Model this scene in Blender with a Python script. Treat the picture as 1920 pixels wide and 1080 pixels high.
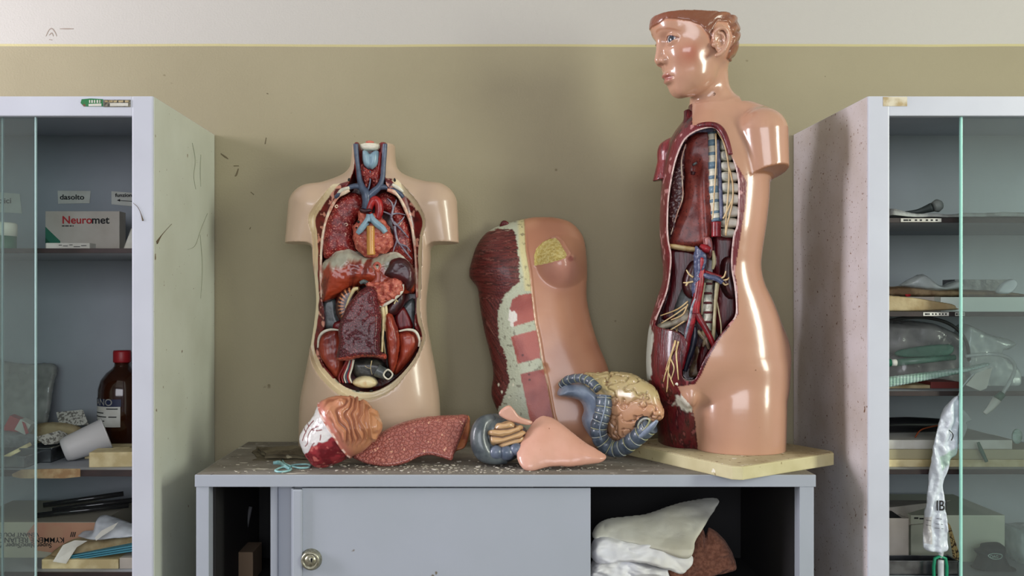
import bpy, bmesh, math, random
import numpy as np
from mathutils import Vector, Matrix
SC = bpy.context.scene
for _o in list(bpy.data.objects): bpy.data.objects.remove(_o)
COL = SC.collection
F = 1700.0; VX = 892.0; VY = 562.0; CZ = 1.178      # focal length in px, vanishing point, eye height
# ---------------------------------------------------------------- camera
cd = bpy.data.cameras.new('camera'); cam = bpy.data.objects.new('camera', cd); COL.objects.link(cam)
cam.location = (0, 0, CZ); cam.rotation_euler = (math.pi/2, 0, 0)
cd.sensor_width = 36; cd.lens = F*36/1920; cd.shift_x = (960-VX)/1920; cd.shift_y = (VY-540)/1920
cd.clip_start = .05; SC.camera = cam
# ---------------------------------------------------------------- world, light, exposure
w = bpy.data.worlds.new('world'); SC.world = w; w.use_nodes = True
bg = w.node_tree.nodes['Background']; bg.inputs[0].default_value = (.80, .86, 1, 1); bg.inputs[1].default_value = .22
def area(name, loc, target, sx, sy, power, col):
    l = bpy.data.lights.new(name, 'AREA'); l.shape = 'RECTANGLE'; l.size = sx; l.size_y = sy; l.energy = power; l.color = col
    o = bpy.data.objects.new(name, l); COL.objects.link(o); o.location = loc
    o.rotation_euler = (Vector(target)-Vector(loc)).to_track_quat('-Z', 'Y').to_euler(); return o
area('daylight_left', (-2.66, 1.30, 1.62), (.6, 1.8, 1.4), .60, 1.3, 84, (.97, .92, 1.0))
area('daylight_right', (2.76, .20, 1.66), (-.4, 1.9, 1.3), .85, 1.35, 86, (.97, 1.0, .86))
area('front_fill', (-.1, -2.5, 1.75), (0, 2, 1.2), 2.8, 1.3, 64, (.91, .93, 1.0))  # soft fill lamp added behind the camera to brighten the fronts
SC.view_settings.view_transform = 'Standard'; SC.view_settings.look = 'None'; SC.view_settings.gamma = 1
SC.view_settings.use_curve_mapping = False; SC.view_settings.exposure = 0.0
# ---------------------------------------------------------------- helpers
def X(px, Y): return (px-VX)*Y/F
def Z(py, Y): return CZ+(VY-py)*Y/F
def P(px, py, Y): return np.array([(px-VX)*Y/F, Y, CZ+(VY-py)*Y/F])
def proj(V): return VX+V[..., 0]*F/V[..., 1], VY-(V[..., 2]-CZ)*F/V[..., 1]
def lin(c):
    c = np.asarray(c, float)/255.0
    return np.where(c <= .04045, c/12.92, ((c+.055)/1.055)**2.4)
def tag(o, label=None, cat=None, group=None, kind=None):
    if label: o['label'] = label
    if cat: o['category'] = cat
    if group: o['group'] = group
    if kind: o['kind'] = kind
    return o
def empty(name, loc, label=None, cat=None, group=None):
    o = bpy.data.objects.new(name, None); o.empty_display_size = .03; o.location = [float(v) for v in loc]; COL.objects.link(o)
    return tag(o, label, cat, group)
def wloc(o):
    v = Vector(o.location)
    while o.parent: o = o.parent; v += Vector(o.location)
    return v
def mk(name, V, Fc, mat, parent=None, smooth=True, cols=None, uvz=None):
    """world-space verts -> object; top-level objects get their origin at the base of their box"""
    V = np.asarray(V, float).reshape(-1, 3)
    if parent is None: off = np.array([(V[:, 0].min()+V[:, 0].max())/2, (V[:, 1].min()+V[:, 1].max())/2, V[:, 2].min()])
    else: off = np.array(wloc(parent))
    me = bpy.data.meshes.new(name); me.from_pydata((V-off).tolist(), [], [list(map(int, f)) for f in Fc])
    me.validate(); me.update()
    if smooth: me.polygons.foreach_set('use_smooth', [True]*len(me.polygons))
    if cols is not None:
        a = me.color_attributes.new('Col', 'FLOAT_COLOR', 'POINT')
        c = np.ones((len(V), 4)); c[:, :3] = cols; a.data.foreach_set('color', c.ravel().astype(np.float32))
    for m in (mat if isinstance(mat, (list, tuple)) else [mat]): me.materials.append(m)
    o = bpy.data.objects.new(name, me); COL.objects.link(o)
    if parent is not None: o.parent = parent
    else: o.location = off
    return o
def bm_out(bm):
    bm.verts.ensure_lookup_table(); V = np.array([v.co[:] for v in bm.verts]); Fc = [[v.index for v in f.verts] for f in bm.faces]; bm.free(); return V, Fc
def boxvf(x0, x1, y0, y1, z0, z1, bev=.0015, seg=2, rot=None):
    bm = bmesh.new(); bmesh.ops.create_cube(bm, size=1)
    sx, sy, sz = x1-x0, y1-y0, z1-z0
    for v in bm.verts: v.co = Vector((v.co.x*sx, v.co.y*sy, v.co.z*sz))
    b = min(bev, min(sx, sy, sz)*.45)
    if b > 0: bmesh.ops.bevel(bm, geom=list(bm.edges), offset=b, segments=seg, profile=.7, affect='EDGES')
    bm.verts.index_update(); V, Fc = bm_out(bm)
    if rot is not None:
        V = V @ np.array(Matrix.Rotation(rot[2], 3, 'Z') @ Matrix.Rotation(rot[1], 3, 'Y') @ Matrix.Rotation(rot[0], 3, 'X')).T
    return V+np.array([(x0+x1)/2, (y0+y1)/2, (z0+z1)/2]), Fc
def box(name, x0, x1, y0, y1, z0, z1, mat, parent=None, bev=.0015, rot=None):
    V, Fc = boxvf(x0, x1, y0, y1, z0, z1, bev, 2, rot); return mk(name, V, Fc, mat, parent, smooth=False)
def join(*vfs):
    Vs, Fs, n = [], [], 0
    for V, Fc in vfs:
        Vs.append(np.asarray(V)); Fs += [[i+n for i in f] for f in Fc]; n += len(V)
    return np.concatenate(Vs), Fs
def catmull(pts, n=8, closed=False):
    p = np.asarray(pts, float); m = len(p); out = []
    if closed: g = lambda i: p[i % m]
    else: g = lambda i: p[min(max(i, 0), m-1)]
    for i in range(m if closed else m-1):
        a, b, c, d = g(i-1), g(i), g(i+1), g(i+2)
        for k in range(n):
            t = k/n
            out.append(.5*((2*b)+(-a+c)*t+(2*a-5*b+4*c-d)*t*t+(-a+3*b-3*c+d)*t**3))
    if not closed: out.append(p[-1])
    return np.array(out)
def tubevf(pts, rad, nseg=10, n=6, closed=False, flat=1.0):
    """smooth tube through world points; rad scalar or per point"""
    pts = np.asarray(pts, float); rad = np.full(len(pts), rad) if np.isscalar(rad) else np.interp(np.linspace(0, 1, len(pts)), np.linspace(0, 1, len(rad)), rad)
    q = catmull(np.column_stack([pts, rad]), n, closed); c = q[:, :3]; r = np.maximum(q[:, 3], 1e-4)
    T = np.gradient(c, axis=0)
    if closed: T = np.roll(c, -1, 0)-np.roll(c, 1, 0)
    T /= np.linalg.norm(T, axis=1)[:, None]+1e-12
    up = np.array([0, 1., 0]) if abs(T[0][1]) < .9 else np.array([1., 0, 0])
    V = []
    for i in range(len(c)):
        a = np.cross(T[i], up); a /= np.linalg.norm(a)+1e-12; b = np.cross(T[i], a); up = -b if False else up-T[i]*np.dot(up, T[i]); up /= np.linalg.norm(up)+1e-12
        for k in range(nseg):
            th = 2*math.pi*k/nseg; V.append(c[i]+r[i]*(math.cos(th)*a+math.sin(th)*b*flat))
    N = len(c); Fc = []
    for i in range(N if closed else N-1):
        j = (i+1) % N
        for k in range(nseg): l = (k+1) % nseg; Fc.append([i*nseg+k, i*nseg+l, j*nseg+l, j*nseg+k])
    if not closed: Fc.append(list(range(nseg))[::-1]); Fc.append([(N-1)*nseg+k for k in range(nseg)])
    return np.array(V), Fc
def tube(name, pts, rad, mat, parent=None, **k):
    V, Fc = tubevf(pts, rad, **k); return mk(name, V, Fc, mat, parent)
def lathevf(prof, loc=(0, 0, 0), n=32, M=None):
    V, Fc = [], []
    for r, z in prof:
        for k in range(n): a = 2*math.pi*k/n; V.append((r*math.cos(a), r*math.sin(a), z))
    for i in range(len(prof)-1):
        for k in range(n): l = (k+1) % n; Fc.append([i*n+k, i*n+l, (i+1)*n+l, (i+1)*n+k])
    Fc.append(list(range(n))[::-1]); Fc.append([(len(prof)-1)*n+k for k in range(n)])
    V = np.array(V)
    if M is not None: V = V @ np.array(M).T
    return V+np.array(loc), Fc
def lathe(name, prof, loc, mat, parent=None, n=32, M=None, smooth=True):
    V, Fc = lathevf(prof, loc, n, M); o = mk(name, V, Fc, mat, parent, smooth=smooth); return o
def ss(a, b, x): t = np.clip((x-a)/(b-a), 0, 1); return t*t*(3-2*t)
def mixc(a, b, t): t = np.asarray(t)[..., None]; return a*(1-t)+np.asarray(b)*t
# value noise on points
_rs = np.random.RandomState(5); _tab = _rs.rand(4096)
def vnoise(p, scale, seed=0):
    q = np.asarray(p)*scale+seed*17.3+100; i = np.floor(q).astype(np.int64); f = q-i; f = f*f*(3-2*f)
    out = 0
    for dx in (0, 1):
        for dy in (0, 1):
            for dz in (0, 1):
                h = ((i[..., 0]+dx)*73856093 ^ (i[..., 1]+dy)*19349663 ^ (i[..., 2]+dz)*83492791) & 4095
                wgt = (f[..., 0] if dx else 1-f[..., 0])*(f[..., 1] if dy else 1-f[..., 1])*(f[..., 2] if dz else 1-f[..., 2])
                out = out+_tab[h]*wgt
    return out*2-1
def fbm(p, scale, seed=0, o=3): return sum(vnoise(p, scale*2**k, seed+k)/2**k for k in range(o))
# polygon signed distance (positive inside), in px
def psd(px, py, poly, chunk=200000):
    poly = np.asarray(poly, float); A = poly; B = np.roll(poly, -1, 0); sh = px.shape; px = px.ravel(); py = py.ravel()
    out = np.empty(len(px))
    for s in range(0, len(px), chunk):
        x = px[s:s+chunk, None]; y = py[s:s+chunk, None]
        d = B-A; L = (d**2).sum(1)+1e-9; t = np.clip(((x-A[:, 0])*d[:, 0]+(y-A[:, 1])*d[:, 1])/L, 0, 1)
        dd = np.sqrt(((x-A[:, 0]-t*d[:, 0])**2+(y-A[:, 1]-t*d[:, 1])**2).min(1))
        c = ((A[:, 1] <= y) != (B[:, 1] <= y)) & (x < (B[:, 0]-A[:, 0])*(y-A[:, 1])/(np.where(d[:, 1] == 0, 1e-9, d[:, 1]))+A[:, 0])
        out[s:s+chunk] = np.where(c.sum(1) % 2 == 1, dd, -dd)
    return out.reshape(sh)
class PF:
    def __init__(s, poly, m=45):
        p = np.asarray(poly, float); s.x0 = int(p[:, 0].min())-m; s.y0 = int(p[:, 1].min())-m
        gx, gy = np.meshgrid(np.arange(s.x0, p[:, 0].max()+m), np.arange(s.y0, p[:, 1].max()+m), indexing='ij'); s.f = psd(gx, gy, p).astype(np.float32)
    def __call__(s, px, py):
        u = np.clip(px-s.x0, 0, s.f.shape[0]-1.001); v = np.clip(py-s.y0, 0, s.f.shape[1]-1.001); i = u.astype(np.int32); j = v.astype(np.int32); a = (u-i).astype(np.float32); b = (v-j).astype(np.float32)
        return (s.f[i, j]*(1-a)+s.f[i+1, j]*a)*(1-b)+(s.f[i, j+1]*(1-a)+s.f[i+1, j+1]*a)*b
def ldist(px, py, line):
    """distance to an open polyline and the fraction along it"""
    A = np.asarray(line[:-1], float); B = np.asarray(line[1:], float); d = B-A; L = (d**2).sum(1)+1e-9
    x = px[..., None]; y = py[..., None]; t = np.clip(((x-A[:, 0])*d[:, 0]+(y-A[:, 1])*d[:, 1])/L, 0, 1)
    return np.sqrt(((x-A[:, 0]-t*d[:, 0])**2+(y-A[:, 1]-t*d[:, 1])**2).min(-1))
# surface nets
def surfnet(f, org, h):
    nx, ny, nz = f.shape; s = f < 0
    c = np.zeros((nx-1, ny-1, nz-1), np.uint8)
    for a in (0, 1):
        for b in (0, 1):
            for d in (0, 1): c += s[a:nx-1+a, b:ny-1+b, d:nz-1+d]
    I = np.argwhere((c > 0) & (c < 8)); idx = -np.ones(c.shape, np.int64); idx[I[:, 0], I[:, 1], I[:, 2]] = np.arange(len(I))
    acc = np.zeros((len(I), 3)); cnt = np.zeros(len(I))
    cor = [(a, b, d) for a in (0, 1) for b in (0, 1) for d in (0, 1)]
    val = {k: f[I[:, 0]+k[0], I[:, 1]+k[1], I[:, 2]+k[2]].astype(float) for k in cor}
    for k in cor:
        for ax in range(3):
            if k[ax] == 0:
                m = list(k); m[ax] = 1; m = tuple(m); a, b = val[k], val[m]; cr = (a < 0) != (b < 0)
                t = np.where(cr, a/np.where(a-b == 0, 1, a-b), 0)
                for j in range(3): acc[:, j] += np.where(cr, k[j]+(t if j == ax else 0), 0)
                cnt += cr
    V = np.array(org)+(I+acc/np.maximum(cnt, 1)[:, None])*h; Q = []
    for ax in range(3):
        u, v = [(1, 2), (2, 0), (0, 1)][ax]
        sl0 = [slice(None)]*3; sl1 = [slice(None)]*3; sl0[ax] = slice(0, -1); sl1[ax] = slice(1, None)
        a = s[tuple(sl0)]; b = s[tuple(sl1)]; E = np.argwhere(a != b)
        E = E[(E[:, u] > 0) & (E[:, v] > 0) & (E[:, u] < f.shape[u]-1) & (E[:, v] < f.shape[v]-1)]
        if not len(E): continue
        ins = a[E[:, 0], E[:, 1], E[:, 2]]
        def cell(du, dv):
            e = E.copy(); e[:, u] -= du; e[:, v] -= dv; return idx[e[:, 0], e[:, 1], e[:, 2]]
        q = np.stack([cell(1, 1), cell(0, 1), cell(0, 0), cell(1, 0)], 1); q[~ins] = q[~ins][:, ::-1]; Q.append(q)
    return V, np.concatenate(Q)
def grid(lo, hi, h):
    n = [int(math.ceil((b-a)/h))+1 for a, b in zip(lo, hi)]
    return np.meshgrid(*[lo[i]+h*np.arange(n[i]) for i in range(3)], indexing='ij', sparse=True)
def relax(V, Q, it=2, lam=.5):
    for _ in range(it):
        S = np.zeros_like(V); c = np.zeros(len(V))
        for a, b in ((0, 1), (1, 2), (2, 3), (3, 0)):
            np.add.at(S, Q[:, a], V[Q[:, b]]); np.add.at(S, Q[:, b], V[Q[:, a]]); np.add.at(c, Q[:, a], 1); np.add.at(c, Q[:, b], 1)
        V = V*(1-lam)+lam*S/np.maximum(c, 1)[:, None]
    return V
def normals(V, Q):
    n = np.cross(V[Q[:, 2]]-V[Q[:, 0]], V[Q[:, 3]]-V[Q[:, 1]]); N = np.zeros_like(V)
    for k in range(4): np.add.at(N, Q[:, k], n)
    return N/(np.linalg.norm(N, axis=1)[:, None]+1e-12)
def sdfmesh(fn, lo, hi, h, it=1):
    x, y, z = grid(lo, hi, h); f = np.broadcast_to(fn(x, y, z), (x.shape[0], y.shape[1], z.shape[2])).astype(np.float32)
    f = f.copy(); f[0] = f[-1] = 1; f[:, 0] = f[:, -1] = 1; f[:, :, 0] = f[:, :, -1] = 1
    V, Q = surfnet(f, lo, h); return relax(V, Q, it), Q
def split(V, Q, lab, names, mats, parent, cols=None, labels=None):
    """one mesh per label (label of a face = label of its first corner)"""
    fl = lab[Q].astype(int); fl = np.sort(fl, 1)[:, 1]; out = {}
    # islands under 40 faces join the most common neighbouring label
    nb = np.zeros((len(V), max(names)+1), np.int32); np.add.at(nb, (Q.ravel(), np.repeat(fl, 4)), 1)
    for _ in range(6): fl = nb[Q].sum(1).argmax(1); nb[:] = 0; np.add.at(nb, (Q.ravel(), np.repeat(fl, 4)), 1)
    for k, nm in names.items():
        q = Q[fl == k]
        if not len(q): continue
        u, inv = np.unique(q, return_inverse=True); q2 = inv.reshape(q.shape)
        out[k] = mk(nm, V[u], q2, mats[k], parent, cols=None if cols is None else cols[u])
        if labels and k in labels: out[k]['label'] = labels[k]
    return out
def smin(a, b, k): h = np.clip(.5+.5*(b-a)/k, 0, 1); return b+(a-b)*h-k*h*(1-h)
def smax(a, b, k): return -smin(-a, -b, k)
def ell(x, y, z, c, r): 
    d = np.sqrt(((x-c[0])/r[0])**2+((y-c[1])/r[1])**2+((z-c[2])/r[2])**2); return (d-1)*min(r)
def cap(x, y, z, a, b, ra, rb):
    a = np.asarray(a, float); b = np.asarray(b, float); d = b-a; L = (d**2).sum()
    t = np.clip(((x-a[0])*d[0]+(y-a[1])*d[1]+(z-a[2])*d[2])/L, 0, 1)
    return np.sqrt((x-a[0]-t*d[0])**2+(y-a[1]-t*d[1])**2+(z-a[2]-t*d[2])**2)-(ra+(rb-ra)*t)
def loft(x, y, z, tab, D, ex=2.0):
    """stack of ellipses: rows (py, xl, xr, yc, hd) in px at depth D"""
    tab = np.array(tab, float); zz = Z(tab[:, 0], D)[::-1]; zf = z.ravel()
    q = catmull(tab, 6); zz = Z(q[:, 0], D)[::-1]; g = lambda a: np.interp(zf, zz, a[::-1]).reshape(z.shape)
    cx = g(X((q[:, 1]+q[:, 2])/2, D)); a = g((q[:, 2]-q[:, 1])/2*D/F); yc = g(q[:, 3]); b = g(q[:, 4])
    d = (np.abs((x-cx)/a)**ex+np.abs((y-yc)/b)**ex)**(1/ex); f = (d-1)*np.minimum(a, b)
    return np.maximum(f, np.maximum(zz[0]-z, z-zz[-1]))
def blobvf(poly, Y, T, R, h=.0016, back=None, yfun=None, smooth=True, it=1, n=5, fn=None, own=True):
    """puffy closed body with a traced outline: half thickness T (m), rounded over R px from the edge, centred at depth Y"""
    p = catmull(poly, n, True) if smooth else np.asarray(poly, float)
    if yfun is not None and own:                     # every outline point at its own depth
        k = ((Y+yfun(p[:, 0], p[:, 1]))/Y)[:, None]; p = (p-[VX, VY])*k+[VX, VY]
    s = Y/F; x0, x1 = X(p[:, 0].min(), Y), X(p[:, 0].max(), Y); z0, z1 = Z(p[:, 1].max(), Y), Z(p[:, 1].min(), Y); m = 3*h
    bk = T if back is None else back
    gx = np.arange(x0-m, x1+m, h); gz = np.arange(z0-m, z1+m, h); gy = np.arange(-T-m, bk+m, h)
    PX, PZ = np.meshgrid(gx, gz, indexing='ij'); d = psd(VX+PX/s, VY-(PZ-CZ)/s, p)
    t = np.clip(d/R, 0, 1); prof = np.sqrt(np.maximum(0, 1-(1-t)**2)); neg = np.minimum(d, 0)*s
    if fn is not None: tf = fn(VX+PX/s, VY-(PZ-CZ)/s, d)
    else: tf = T
    hf = (tf*prof+neg)[:, None, :]; hb = (bk*prof+neg)[:, None, :]; y = gy[None, :, None]
    f = np.where(y < 0, -y-hf, y-hb).astype(np.float32); f[0] = f[-1] = 1; f[:, :, 0] = f[:, :, -1] = 1; f[:, 0] = f[:, -1] = 1
    V, Q = surfnet(f, (gx[0], gy[0], gz[0]), h); V = relax(V, Q, it)
    V[:, 1] += Y
    if yfun is not None: V[:, 1] += yfun(VX+V[:, 0]/s, VY-(V[:, 2]-CZ)/s)
    return V, Q
def blob(name, poly, Y, T, R, mat, parent=None, disp=None, cols=None, **k):
    V, Q = blobvf(poly, Y, T, R, **k)
    if disp is not None: V = V+normals(V, Q)*disp(V)[:, None]
    return mk(name, V, Q, mat, parent, cols=None if cols is None else cols(V))
# text as mesh, lying in the XZ plane facing the viewer (or with matrix M)
def text(name, s, loc, size, mat, parent, M=None, flip=False, ext=.0003, bold=0, sx=1):
    cu = bpy.data.curves.new('t', 'FONT'); cu.body = s; cu.size = size; cu.extrude = ext; cu.offset = bold
    ob = bpy.data.objects.new('t', cu); COL.objects.link(ob); dg = bpy.context.evaluated_depsgraph_get(); dg.update()
    me = bpy.data.meshes.new_from_object(ob.evaluated_get(dg)); bpy.data.objects.remove(ob)
    V = np.array([v.co[:] for v in me.vertices]); Fc = [list(p.vertices) for p in me.polygons]
    V = V*np.array([sx, 1, 1])
    if flip: V = V*np.array([-1, -1, 1])
    W = np.column_stack([V[:, 0], -V[:, 2], V[:, 1]])
    if M is not None: W = W @ np.array(M).T
    return mk(name, W+np.array(loc), Fc, mat, parent, smooth=False)
# ---------------------------------------------------------------- materials
def mat(name, col, rough=.5, col2=None, ns=20, lo=.4, hi=.6, st=(1, 1, 1), bump=0, bs=80, bst=None, metal=0, coat=0, spec=.5,
        specks=None, cracks=None, attr=False, alpha=None, trans=0, ior=1.45, sheen=0, det=4):
    m = bpy.data.materials.new(name); m.use_nodes = True; nt = m.node_tree; N = nt.nodes; L = nt.links; B = N['Principled BSDF']
    tc = N.new('ShaderNodeTexCoord')
    def mp(s):
        q = N.new('ShaderNodeMapping'); q.inputs['Scale'].default_value = s; L.new(tc.outputs['Object'], q.inputs[0]); return q.outputs[0]
    def rgb(c):
        q = N.new('ShaderNodeRGB'); c = lin(c); q.outputs[0].default_value = (*c, 1); return q.outputs[0]
    def ramp(src, a, b):
        q = N.new('ShaderNodeMapRange'); q.inputs[1].default_value = a; q.inputs[2].default_value = b; L.new(src, q.inputs[0]); return q.outputs[0]
    def mix(a, b, f):
        q = N.new('ShaderNodeMix'); q.data_type = 'RGBA'; L.new(a, q.inputs[6]); L.new(b, q.inputs[7])
        if isinstance(f, float): q.inputs[0].default_value = f
        else: L.new(f, q.inputs[0])
        return q.outputs[2]
    def noise(s, stx, d=det):
        q = N.new('ShaderNodeTexNoise'); q.inputs['Scale'].default_value = s; q.inputs['Detail'].default_value = d; L.new(mp(stx), q.inputs['Vector']); return q.outputs[0]
    if attr: a = N.new('ShaderNodeVertexColor'); a.layer_name = 'Col'; c = a.outputs[0]
    else: c = rgb(col)
    if col2 is not None: c = mix(c, rgb(col2), ramp(noise(ns, st), lo, hi))
    hts = []
    if cracks:
        ccol, cs, cw, cb = cracks; v = N.new('ShaderNodeTexVoronoi'); v.feature = 'DISTANCE_TO_EDGE'; v.inputs['Scale'].default_value = cs
        nz = N.new('ShaderNodeTexNoise'); nz.inputs['Scale'].default_value = cs*.8; va = N.new('ShaderNodeVectorMath'); va.operation = 'MULTIPLY_ADD'
        L.new(tc.outputs['Object'], nz.inputs['Vector']); L.new(nz.outputs['Color'], va.inputs[0]); va.inputs[1].default_value = (1.2/cs,)*3; L.new(tc.outputs['Object'], va.inputs[2])
        L.new(va.outputs[0], v.inputs['Vector']); r = ramp(v.outputs[0], cw, 0.0); c = mix(c, rgb(ccol), r)
        if cb: hts.append((v.outputs[0], cb))
    for sp in (specks or []):
        scol, sscale, thr, *rest = sp; stx = rest[0] if rest else (1, 1, 1); c = mix(c, rgb(scol), ramp(noise(sscale, stx, 2), thr, thr+.03))
    L.new(c, B.inputs['Base Color'])
    B.inputs['Roughness'].default_value = rough; B.inputs['Metallic'].default_value = metal; B.inputs['Coat Weight'].default_value = coat
    B.inputs['Coat Roughness'].default_value = .12; B.inputs['Specular IOR Level'].default_value = spec; B.inputs['IOR'].default_value = ior
    if trans: B.inputs['Transmission Weight'].default_value = trans
    if sheen: B.inputs['Sheen Weight'].default_value = sheen
    if alpha is not None: B.inputs['Alpha'].default_value = alpha
    prev = None
    if bump:
        b = N.new('ShaderNodeBump'); b.inputs['Distance'].default_value = bump; b.inputs['Strength'].default_value = 1; L.new(noise(bs, bst or st, 3), b.inputs['Height']); prev = b
    for s, amt in hts:
        b = N.new('ShaderNodeBump'); b.inputs['Distance'].default_value = amt; L.new(ramp(s, 0, .25), b.inputs['Height'])
        if prev: L.new(prev.outputs[0], b.inputs['Normal'])
        prev = b
    if prev: L.new(prev.outputs[0], B.inputs['Normal'])
    return m
# ================================================================ THE ROOM
def wall_mat():
    m = mat('two_tone_paint', (156, 148, 122), .8, (147, 139, 113), 2.2, .35, .7, bump=.0006, bs=220,
            specks=[((120, 110, 85), 24, .765), ((95, 84, 62), 60, .78)])
    nt = m.node_tree; N = nt.nodes; L = nt.links; B = N['Principled BSDF']; src = B.inputs['Base Color'].links[0].from_socket
    g = N.new('ShaderNodeNewGeometry'); sx = N.new('ShaderNodeSeparateXYZ'); L.new(g.outputs['Position'], sx.inputs[0])
    n = N.new('ShaderNodeTexNoise'); n.inputs['Scale'].default_value = 3; L.new(g.outputs['Position'], n.inputs['Vector'])
    ma = N.new('ShaderNodeMath'); ma.operation = 'MULTIPLY_ADD'; ma.inputs[1].default_value = .006; L.new(n.outputs[0], ma.inputs[0]); L.new(sx.outputs[2], ma.inputs[2])
    zb = Z(87, 2.1)+.003
    def edge(a, b):
        r = N.new('ShaderNodeMapRange'); r.inputs[1].default_value = a; r.inputs[2].default_value = b; L.new(ma.outputs[0], r.inputs[0]); return r.outputs[0]
    def mix(a, bcol, f):
        q = N.new('ShaderNodeMix'); q.data_type = 'RGBA'; L.new(a, q.inputs[6]); q.inputs[7].default_value = (*lin(bcol), 1); L.new(f, q.inputs[0]); return q.outputs[2]
    c = mix(src, (186, 177, 132), edge(zb-.001, zb)); c = mix(c, (182, 179, 173), edge(zb+.004, zb+.006)); L.new(c, B.inputs['Base Color']); return m
def lp_mat(*a, **k): return mat(*a, **k)
M_wall = wall_mat()
M_plain = mat('plaster', (200, 197, 188), .85, (190, 186, 176), 3, .3, .7)
M_floor = mat('terrazzo', (140, 134, 124), .5, (110, 104, 96), 60)
tag(box('wall_back', -2.7, 2.8, 2.1, 2.2, 0, 2.9, M_wall, bev=0), kind='structure')
tag(box('floor', -2.7, 2.8, -2.6, 2.1, -.1, 0, M_floor, bev=0), kind='structure')
tag(box('ceiling', -2.7, 2.8, -2.6, 2.2, 2.9, 3.0, M_plain, bev=0), kind='structure')
tag(box('wall_left', -2.8, -2.7, -2.6, 2.2, 0, 2.9, M_plain, bev=0), kind='structure')
tag(box('wall_right', 2.8, 2.9, -2.6, 2.2, 0, 2.9, M_plain, bev=0), kind='structure')
def window(name, x, y0, y1, z0, z1, ax):
    V = [];
    for a, b, c, d in ((y0-.05, y1+.05, z0-.05, z0), (y0-.05, y1+.05, z1, z1+.05), (y0-.05, y0, z0, z1), (y1, y1+.05, z0, z1), ((y0+y1)/2-.012, (y0+y1)/2+.012, z0, z1)):
        V.append(boxvf(x-.02, x+.02, a, b, c, d, .003) if ax == 0 else boxvf(a, b, x-.02, x+.02, c, d, .003))
    tag(mk(name, *join(*V), M_frame, None, smooth=False), kind='structure')
M_frame = mat('window_frame_paint', (200, 198, 190), .5)
window('window_1', -2.685, .99, 1.61, .96, 2.28, 0); window('window_2', 2.785, -.19, .59, 1.0, 2.32, 0)
# ---------------------------------------------------------------- cabinets
steel = dict(rough=.38, col2=(186, 189, 200), ns=6, lo=.3, hi=.75)
M_cab = mat('enamel_grey_steel', (196, 200, 211), specks=[((120, 104, 84), 42, .765), ((96, 84, 70), 95, .79)], **steel)
M_cabside = mat('enamel_side_green_lit', (206, 212, 200), .42, (193, 198, 184), 7, .3, .75, specks=[((120, 104, 80), 38, .75), ((110, 96, 76), 130, .745)])  # speckled enamel; the green of the right window's light is in its base colour
M_cabrust = mat('enamel_spotted_side', (206, 200, 202), .45, (186, 176, 170), 9, .35, .7, specks=[((112, 84, 62), 48, .725), ((122, 92, 72), 150, .68), ((96, 76, 60), 260, .70)])
M_inside = mat('cabinet_inside', (158, 163, 170), .55, (146, 150, 156), 5, .3, .7)
M_low = mat('enamel_blue_grey', (166, 172, 184), .40, (160, 167, 176), 4, .3, .7, specks=[((110, 100, 84), 40, .775)])
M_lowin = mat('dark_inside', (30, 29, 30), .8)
M_shelf = mat('brown_shelf_edge', (44, 30, 28), .5, (34, 24, 23), 30)
M_dust = mat('dusty_grey_top', (136, 132, 124), .85, (108, 102, 92), 18, .3, .7, st=(.6, 1, 1), bump=.0012, bs=140,
             specks=[((188, 184, 172), 26, .665, (.7, 1.6, 1)), ((214, 210, 200), 60, .685, (.8, 1.5, 1)), ((70, 62, 54), 75, .70)])
def glassmat(name, col, a):
    m = bpy.data.materials.new(name); m.use_nodes = True; nt = m.node_tree; N = nt.nodes; L = nt.links; N.remove(N['Principled BSDF'])
    t = N.new('ShaderNodeBsdfTransparent'); t.inputs[0].default_value = (*col, 1); g = N.new('ShaderNodeBsdfGlossy'); g.inputs['Roughness'].default_value = .02
    lw = N.new('ShaderNodeFresnel'); lw.inputs[0].default_value = 1.5; df = N.new('ShaderNodeBsdfDiffuse'); df.inputs[0].default_value = (.75, .82, .80, 1)
    m1 = N.new('ShaderNodeMixShader'); m1.inputs[0].default_value = a; L.new(t.outputs[0], m1.inputs[1]); L.new(df.outputs[0], m1.inputs[2])
    mx = N.new('ShaderNodeMixShader'); L.new(lw.outputs[0], mx.inputs[0]); L.new(m1.outputs[0], mx.inputs[1]); L.new(g.outputs[0], mx.inputs[2])
    L.new(mx.outputs[0], N['Material Output'].inputs[0]); return m
M_glass = glassmat('window_glass', (.92, .97, .95), .045)
M_gedge = mat('glass_edge', (165, 225, 210), .1, coat=.5)
D0, D1 = 1.70, 2.10
TOP = Z(180, D0)
M_gedgeL = mat('glass_edge_pale', (176, 206, 208), .1, coat=.5)
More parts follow.
